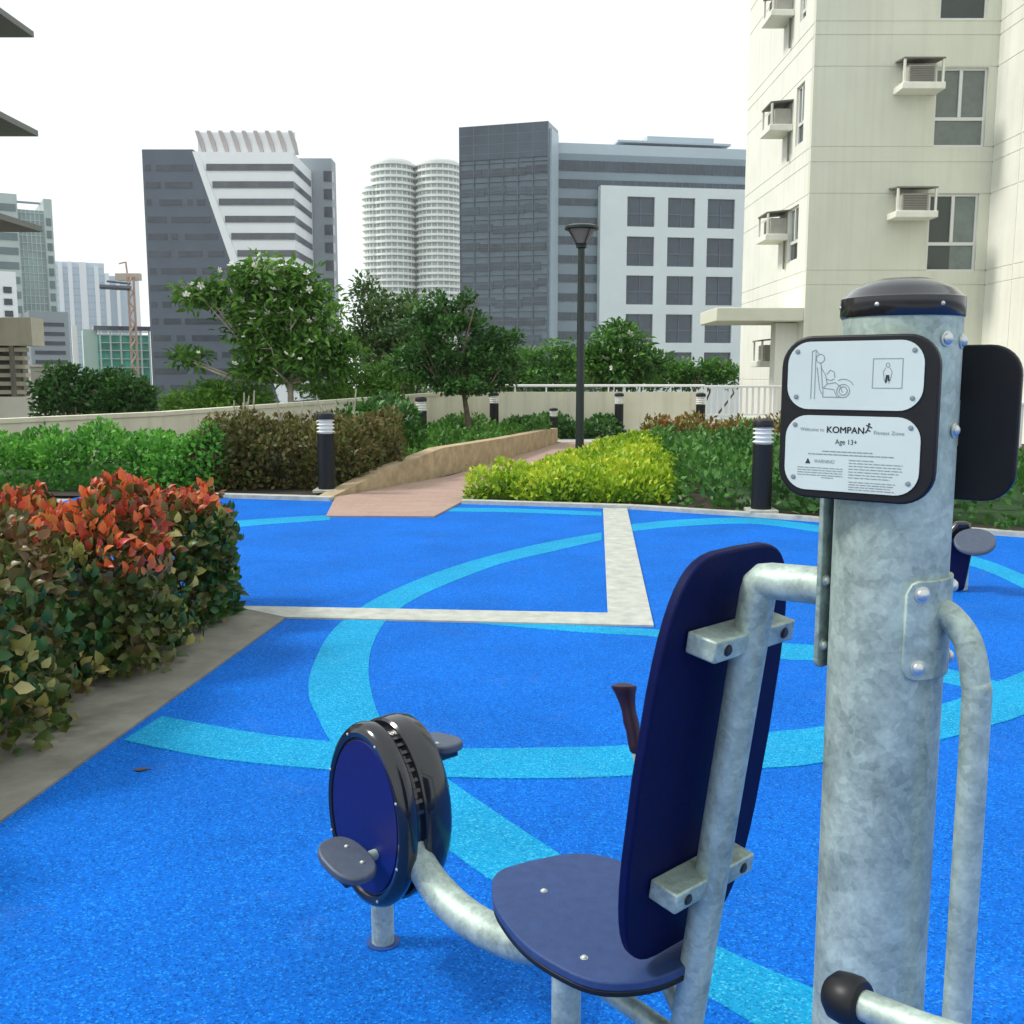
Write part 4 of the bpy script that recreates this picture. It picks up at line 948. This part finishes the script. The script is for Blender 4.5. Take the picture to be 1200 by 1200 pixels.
# seat
sp_ = [(.855,-.02),(.835,.06),(.80,.14),(.74,.185),(.66,.195),(.56,.175),(.46,.13),(.385,.085),(.35,.04),(.345,-.05),(.37,-.13),(.43,-.19),(.52,-.205),(.62,-.195),(.74,-.15),(.81,-.10),(.845,-.06)]
ring = spline([W(s,q,.437) for s, q in sp_]+[W(*sp_[0],.437)], 4)[:-1]
o = MB().prism(ring, UP*.019).build('seat', M['seat'], tl, .004, seg=3)
cx_ = sum((Vector(x) for x in ring), Vector())/len(ring)
MB().prism([cx_+(Vector(x)-cx_)*.992-UP*.013 for x in ring], UP*.0128).build('seat_base', M['black'], tl, .003)
bm = Bolts()
for s, q in ((.72,-.03),(.49,-.15),(.62,.12),(.47,.13)): bolt(bm, W(s,q,.4555), UP, .006)
bm.build('bolt', M['bolt'], o)
MB().cbox(W(.60,0,.417), .30, .20, .012, A, Q).build('seat_bracket', M['galv'], tl, .002)
# beam from the pedal drum to under the seat
bp = spline([W(1.236,-.028,.54), W(1.222,-.022,.44), W(1.180,-.010,.345), W(1.11,0,.285), W(1.0,0,.262), W(.86,0,.272), W(.74,0,.315), W(.66,0,.40)], 8)
n_ = len(bp); MB().tube(bp, [.030+.013*min(1, i/(n_*.45)) for i in range(n_)], 28).build('beam', M['galv'], tl)
MB().tube([W(.68,0,.012), W(.68,0,.408)], .032, 24).build('leg', M['galv'], tl)
MB().tube(spline([W(.69,-.015,.315), W(.52,0,.285), W(down(.27),0,.27)], 6), .021, 18).build('tie_tube', M['galv'], tl)
MB().tube([W(.56,.09,.425), W(down(.30),.01,.30)], .018, 16).build('tie_tube', M['galv'], tl)
# pedal drum
DS, DZ, DR = 1.325, .435, .243; SQ = .71
def squash(mb):
    c = W(DS,0,DZ); mb.v = [tuple(Vector(x)-A*((Vector(x)-c).dot(A)*(1-SQ))) for x in mb.v]; return mb
def disc(q0, q1, prof): return squash(MB().lathe(prof, W(DS,q0,DZ), Q*(1 if q1 > q0 else -1), 64))
T2 = .082
drum = disc(-T2, T2, [(DR-.030,.028),(DR-.024,.03),(DR-.024,2*T2-.06),(DR-.030,2*T2-.058)]).build('drum', M['gloss'], tl)
for s_ in (-1, 1):
    dp = .050 if s_ < 0 else .088; mb = MB(); mb.lathe([(DR-.05,-dp),(DR-.007,-dp),(DR-.001,-dp+.006),(DR+.001,-dp*.5),(DR-.004,-.014),(DR-.012,-.004),(DR-.022,0),(DR-.034,-.003),(DR-.038,-.009),(.0005,-.009)], W(DS,s_*T2,DZ), Q*s_, 72)
    cv = squash(mb).build('drum_cover', M['gloss'], tl)
    squash(MB().lathe([(DR-.042,-.0085),(DR-.044,-.004),(.0005,-.0035)], W(DS,s_*T2,DZ), Q*s_, 64)).build('cover_panel', M['panel'], cv)
    bm = Bolts()
    for k in range(8):
        a = k*PI/4+.4; bolt(bm, W(DS+math.cos(a)*(DR-.022)*SQ,s_*T2,DZ+math.sin(a)*(DR-.022)), Q*s_, .0034)
    bm.build('bolt', M['bolt'], cv)
rb = MB()
for k in range(9):
    a = math.radians(112+k*7); c0 = W(DS+math.cos(a)*(DR-.022)*SQ,-.052,DZ+math.sin(a)*(DR-.022)); tn = (A*-math.sin(a)+UP*math.cos(a)); rd = A*math.cos(a)+UP*math.sin(a)
    rb.cbox(c0+Q*.034, .009, .046, .014, tn, Q, rd)
rb.build('rib', M['gloss'], drum)
MB().cbox(W(1.25,-.02,.545), .07, .085, .06, A, Q).build('beam_socket', M['gloss'], tl, .012)
MB().tube([W(1.425,.045,.004), W(1.425,.045,.30)], .031, 24).build('drum_foot', M['galv'], tl)
MB().lathe([(.046,.001),(.046,.003),(.034,.004)], W(1.425,.045,0), n=32).build('floor_ring', mat('foot_shade_blue', (.004,.05,.24), .6, var=.3, scale=20), tl)  # thin dark blue ring: contact shade round the foot, put into colour
for s_, ps, pz in ((-1, 1.275, .365), (1, 1.335, .565)):
    cr_ = MB(); cr_.tube([W(ps,s_*(T2-.012),pz-.012), W(ps,s_*(T2+.10),pz-.012)], .014, 14)
    c2 = cr_.build('pedal_axle', M['galv'], tl)
    pd_ = MB(); qq = s_*(T2+.082); ang = math.radians(14*(1 if s_ < 0 else -.4)); ax = A*math.cos(ang)+UP*math.sin(ang)*(1 if s_ < 0 else 1); nz = ax.cross(Q); nz = nz if nz.z > 0 else -nz
    ring = []
    for k in range(28):
        a = 2*PI*k/28; ex = .8; ring.append(W(ps,qq,pz)+ax*(.085*math.copysign(abs(math.cos(a))**ex, math.cos(a)))+Q*(.058*math.copysign(abs(math.sin(a))**ex, math.sin(a)))-nz*.010)
    po = MB().prism(ring, nz*.022).build('pedal', M['pedal'], tl, .005)
    MB().cbox(W(ps,qq,pz)-nz*.022, .11, .07, .022, ax, Q, nz).build('pedal_base', M['gloss'], po, .005)
    bm = Bolts()
    for k in (-.035,.035): bolt(bm, W(ps,qq-s_*.02,pz)+ax*k+nz*.012, nz, .0045)
    bm.build('bolt', M['bolt'], po)
# hand grip rising beyond the backrest
g0, g1, g2 = W(.66,.262,.50), W(.715,.26,.71), W(.752,.26,.835)
MB().tube(spline([W(.60,.10,.425), W(.62,.22,.425), W(.645,.262,.46), g1], 6), .013, 14).build('handle_tube', M['galv'], tl)
d_ = (g2-g1).normalized(); ln = (g2-g1).length
MB().lathe([(.013,-.02),(.0165,-.015),(.0175,.0),(.016,.03),(.0185,.05),(.0165,.075),(.0185,.095),(.024,ln-.012),(.029,ln),(.029,ln+.006),(.012,ln+.012)], g1, d_, 24).build('hand_grip', M['grip'], tl)

# ---- signs
def sign(center, r, name, label, front):
    n = r.cross(UP); t = thing('information_sign', center, label, 'sign'); w_, h_ = .227, .238
    P_ = lambda u, v, d=0.0: center+r*u+UP*v+n*d
    MB().prism([P_(u, v) for u, v in rrect(w_,h_,.046,8)], n*.014).build('panel', M['black'], t, .003, seg=3)
    cl_ = MB(); cl_.cbox(P_(.02,0,-.008), .10, .012, .07, r, n, UP); cl_.build('bracket', M['galv'], t)
    if not front:
        return t
    pu = -.0045; pw_ = .196
    for v0, v1 in ((.0125,.1105),(-.1065,.0035)):
        vc, hh_ = (v0+v1)/2, v1-v0
        o = MB().prism([P_(pu+u, vc+v, .0142) for u, v in rrect(pw_,hh_,.033,8)], n*.0016).build('sign_plate', M['plate'], t)
        bm = Bolts()
        for su in (-1, 1):
            for sv in (-1, 1):
                p = P_(pu+su*(pw_/2-.014), vc+sv*(hh_/2-.014-.004*(sv < 0)), .0158); bm.append(MB().lathe([(.0036,0),(.0036,.0008),(.0028,.0016),(.001,.0018)], p, n, 12))
        bm.build('screw', M['inkg'], o)
        d0 = .0163
        def stroke(mb, pts, wd=.0009):
            for a_, b_ in zip(pts, pts[1:]):
                a2, b2 = V(*a_, 0), V(*b_, 0); dd = (b2-a2); L_ = dd.length; dd.normalize(); pp = V(-dd.y, dd.x, 0)*wd/2; e = dd*wd*.3
                mb.sheet([P_(q_.x, q_.y, d0) for q_ in (a2-e-pp, b2+e-pp, b2+e+pp, a2-e+pp)])
        def text(s, size, u, v, m, width, nm='lettering', bold=0.0):
            cu = bpy.data.curves.new('lettering', 'FONT'); cu.body = s; cu.size = size; cu.align_x = 'CENTER'; cu.offset = bold
            ob = bpy.data.objects.new('tmp', cu); COL.objects.link(ob); bpy.context.view_layer.update()
            me = bpy.data.meshes.new_from_object(ob.evaluated_get(bpy.context.evaluated_depsgraph_get()))
            xs_ = [x.co.x for x in me.vertices]; k_ = width/(max(xs_)-min(xs_)); xm = (max(xs_)+min(xs_))/2
            mb = MB(); mb.add([P_(u+(x.co.x-xm)*k_, v+x.co.y, d0) for x in me.vertices], [tuple(p.vertices) for p in me.polygons])
            bpy.data.objects.remove(ob); bpy.data.meshes.remove(me); return mb.build(nm, m, o)
        if v0 > 0:   # pictogram of a seated figure pressing pedals, and a small body chart
            mb = MB(); x0, y0 = -.052, vc
            for L_ in ([(-.014,-.034),(-.014,.035)], [(-.0085,-.034),(-.0085,.035)], [(-.014,.035),(-.0085,.037),(-.004,.031)], [(-.006,.012),(-.001,-.020),(.002,-.026)], [(.0,.013),(.003,-.018)],
                      [(-.001,.018),(.001,.010),(.007,.001),(.010,-.012),(.004,-.018)], [(.009,.002),(.014,.008),(.020,.005),(.021,-.003)], [(.003,-.018),(.020,-.020),(.026,-.032)], [(.010,-.012),(.022,-.010),(.030,-.016),(.033,-.024)],
                      [(.004,-.031),(.033,-.031)], [(.004,-.031),(.004,-.020)], [(.008,-.005),(.015,-.007),(.020,-.005)]):
                stroke(mb, [(x0+a_, y0+b_) for a_, b_ in L_])
            for cx_, cy_, rr_ in ((-.0015,.0245,.0062),(.034,-.022,.0095),(.034,-.022,.006)):
                stroke(mb, [(x0+cx_+rr_*math.cos(k*PI/8), y0+cy_+rr_*math.sin(k*PI/8)) for k in range(17)])
            stroke(mb, [(x0+.034+.017*math.cos(k*PI/10+.5), y0-.022+.017*math.sin(k*PI/10+.5)) for k in range(6)])
            mb.build('pictogram', M['inkg'], o)
            mb = MB(); bx_, by_ = .044, vc+.003; s2 = .0205
            stroke(mb, [(bx_-s2,by_-s2),(bx_+s2,by_-s2),(bx_+s2,by_+s2),(bx_-s2,by_+s2),(bx_-s2,by_-s2)], .0008)
            stroke(mb, [(bx_-.003,by_+.008),(bx_-.006,by_+.002),(bx_-.0045,by_-.008),(bx_-.002,by_-.014)], .0007); stroke(mb, [(bx_+.003,by_+.008),(bx_+.006,by_+.002),(bx_+.0045,by_-.008),(bx_+.002,by_-.014)], .0007)
            stroke(mb, [(bx_+.0025*math.cos(k*PI/6), by_+.0115+.003*math.sin(k*PI/6)) for k in range(13)], .0007)
            mb.build('pictogram', M['inkg'], o)
            mb = MB(); stroke(mb, [(bx_-.0008,by_-.003),(bx_-.0018,by_-.012)], .0026); stroke(mb, [(bx_+.0012,by_-.003),(bx_+.0022,by_-.010)], .0026); mb.build('pictogram', M['ink'], o)
        else:
            text('Welcome to', .0075, -.062, -.0195, M['inkg'], .036); [text('KOMPAN', .0130, -.0125+dx, -.0212+dy, M['ink'], .054) for dx, dy in ((0,0),(.0005,0),(.00025,.0004))]; text('Fitness Zone', .0075, .0500, -.0215, M['inkg'], .042)
            mb = MB()   # small running emblem
            for L_ in ([(.0215,-.010),(.0195,-.016)], [(.0195,-.016),(.0170,-.0195)], [(.0195,-.0155),(.0235,-.0170)], [(.0215,-.0105),(.0255,-.0120)], [(.0215,-.010),(.0180,-.0090)]): stroke(mb, L_, .0018)
            stroke(mb, [(.0218+.0009*math.cos(k), -.0072+.0009*math.sin(k)) for k in range(7)], .0016); mb.build('emblem', M['ink'], o)
            text('Age 13+', .0105, pu-.006, -.0375, M['ink'], .032)
            mb = MB()
            def greek(u0, u1, v, wd=.0013):
                u = u0
                while u < u1: l_ = min(u1-u, rng.uniform(.003,.010)); stroke(mb, [(u,v),(u+l_,v)], wd); u += l_+.0018
            greek(-.045,.028,-.0485); greek(-.066,.058,-.0530)
            for k in range(4): greek(-.082,-.014,-.0735-k*.0036, .001)
            greek(-.045,-.028,-.0875, .001)
            for k in range(7): greek(-.005,.030 if k == 0 else rng.uniform(.05,.072),-.0600-k*.0042, .001)
            for k in range(4): greek(-.004,rng.uniform(.055,.068),-.0915-k*.0036, .001)
            mb.build('fine_print', M['inkg'], o)
            mb = MB(); mb.sheet([P_(a_, b_, d0) for a_, b_ in ((-.0705,-.0675),(-.0625,-.0675),(-.0665,-.0595))]); mb.build('warning_triangle', M['ink'], o)
            text('WARNING!', .0072, -.0415, -.0660, M['inkg'], .031)
    return t
r1 = V(.783,-.622,0); n1 = r1.cross(UP)
sign(PC+n1*(R0+.010)-r1*.025+UP*1.489, r1, 'information_sign', 'black framed instruction sign with two pale plates on the front of the steel post', True)
r2 = -r1; n2 = r2.cross(UP)
sign(PC+n2*(R0+.012)+r1*.034+UP*1.478, r2, 'information_sign', 'plain black back of a second sign board on the far side of the steel post', False)
# ---- tube with black end cap, lower right corner
t = thing('tube_handle', (.62,1.02,0), 'pale tube handle with a black rubber end cap at the lower right corner', 'handle')
e0 = at(992,1170,1.16); e1 = at(1075,1203,1.09); d_ = (e1-e0).normalized()
hp = spline([e0+d_*.02, e1, e1+d_*.10, e1+d_*.16+V(.01,-.02,-.05), e1+d_*.17+V(.01,-.03,-.2), V((e1+d_*.17).x+.01,(e1+d_*.17).y-.03,.0)], 6)
MB().tube(hp, .0185, 20).build('tube', M['galv'], t)
MB().lathe([(.004,-.026),(.020,-.024),(.029,-.014),(.031,0),(.031,.014),(.027,.022),(.019,.024)], e0, d_, 32).build('end_cap', M['black'], t)
# ---- fallen leaf on the rubber
lf = V(*G(155,903),.002); mb = MB(); mb.add([lf, lf+V(.03,.012,.007), lf+V(.075,.02,.002), lf+V(.035,-.02,.006), lf+V(.037,.0,.0)], [(0,4,1),(4,2,1),(0,3,4),(3,2,4)])
tag(mb.build('fallen_leaf', mat('dry_leaf', (.10,.07,.06), .8)), 'small dry leaf lying on the blue floor below the light band', 'leaf')
# ---- distant pedal trainer mostly hidden by the post
pc = V(*G(1131,694),0); t = thing('pedal_trainer', pc, 'navy pedal trainer with a slate foot plate standing on the blue floor behind the post', 'exercise machine')
MB().prism([pc+V(x,0,z) for x, z in ((-.16,.05),(.0,.0),(.045,.30),(.03,.36),(-.16,.38))], V(0,.22,0)).build('housing', M['navy'], t, .03, seg=3)
MB().prism([pc+V(.03+.145*math.cos(a_*PI/12), -.04+.10*math.sin(a_*PI/12), .36+.07*math.sin(a_*PI/12)+.02*math.cos(a_*PI/12)) for a_ in range(24)], V(0,0,.03)).build('foot_plate', M['pedal'], t, .008)
MB().prism([pc+V(x,.10,z) for x, z in ((-.14,.36),(-.04,.50),(.05,.50),(.10,.40))], V(0,.06,0)).build('cover', M['gloss'], t, .02)
MB().tube([pc+V(.02,.1,-.0), pc+V(.02,.1,.2)], .04, 16).build('foot', M['galv'], t)

# ================================================================== HAZE
hm = bpy.data.materials.new('haze'); hm.use_nodes = True; hn = hm.node_tree; hn.nodes.remove(hn.nodes['Principled BSDF'])
pv = hn.nodes.new('ShaderNodeVolumePrincipled'); pv.inputs['Color'].default_value = (.93,.97,1,1); pv.inputs['Density'].default_value = .00025
hn.links.new(pv.outputs[0], hn.nodes['Material Output'].inputs['Volume'])
tag(MB().box(-660,660,-260,710,ZC-1,75).build('haze', hm), 'thin pale haze in the air that fades the far towers', 'haze', kind='stuff')

# ================================================================== LIGHT, SKY, CAMERA
EL, AZ = 46.0, -90.0   # sun elevation, azimuth east of +Y
w = bpy.data.worlds.new('World'); S.world = w; w.use_nodes = True; nt = w.node_tree
bg = nt.nodes['Background']; sk = nt.nodes.new('ShaderNodeTexSky'); sk.sky_type = 'NISHITA'; sk.sun_disc = False
sk.sun_elevation = math.radians(EL); sk.sun_rotation = math.radians(AZ)
nt.links.new(sk.outputs[0], bg.inputs['Color']); bg.inputs['Strength'].default_value = 0.10
bg2 = nt.nodes.new('ShaderNodeBackground'); tc = nt.nodes.new('ShaderNodeTexCoord'); nz = nt.nodes.new('ShaderNodeTexNoise'); nz.inputs['Scale'].default_value = 2.2; nz.inputs['Detail'].default_value = 5
nt.links.new(tc.outputs['Generated'], nz.inputs['Vector'])
rp = nt.nodes.new('ShaderNodeValToRGB'); rp.color_ramp.elements[0].color = (.90,.97,1,1); rp.color_ramp.elements[1].color = (.97,1,.99,1)
nt.links.new(nz.outputs['Fac'], rp.inputs['Fac']); nt.links.new(rp.outputs['Color'], bg2.inputs['Color']); bg2.inputs['Strength'].default_value = 1.0
mx = nt.nodes.new('ShaderNodeMixShader'); mx.inputs['Fac'].default_value = 0.90
nt.links.new(bg.outputs[0], mx.inputs[1]); nt.links.new(bg2.outputs[0], mx.inputs[2]); nt.links.new(mx.outputs[0], nt.nodes['World Output'].inputs['Surface'])
sl = bpy.data.lights.new('sun', 'SUN'); sl.energy = 2.3; sl.angle = math.radians(11); sl.color = (1,.96,.90)
so = bpy.data.objects.new('sun', sl); COL.objects.link(so); so.location = (0,0,30)
sv = V(math.sin(math.radians(AZ))*math.cos(math.radians(EL)), math.cos(math.radians(AZ))*math.cos(math.radians(EL)), math.sin(math.radians(EL)))
so.rotation_euler = (-sv).to_track_quat('-Z', 'Y').to_euler()
cam = bpy.data.cameras.new('camera'); co = bpy.data.objects.new('camera', cam); COL.objects.link(co)
co.location = (0,0,EYE); co.rotation_euler = (math.radians(90)-PITCH,0,0)
cam.sensor_width = 36; cam.sensor_fit = 'HORIZONTAL'; cam.lens = 36*F/1200; cam.clip_start = .05; cam.clip_end = 6000
S.camera = co
S.view_settings.view_transform = 'Standard'; S.view_settings.look = 'None'; S.view_settings.exposure = 0.31; S.view_settings.gamma = 1.0
S.cycles.max_bounces = 5; S.cycles.diffuse_bounces = 3; S.cycles.glossy_bounces = 2; S.cycles.transmission_bounces = 2
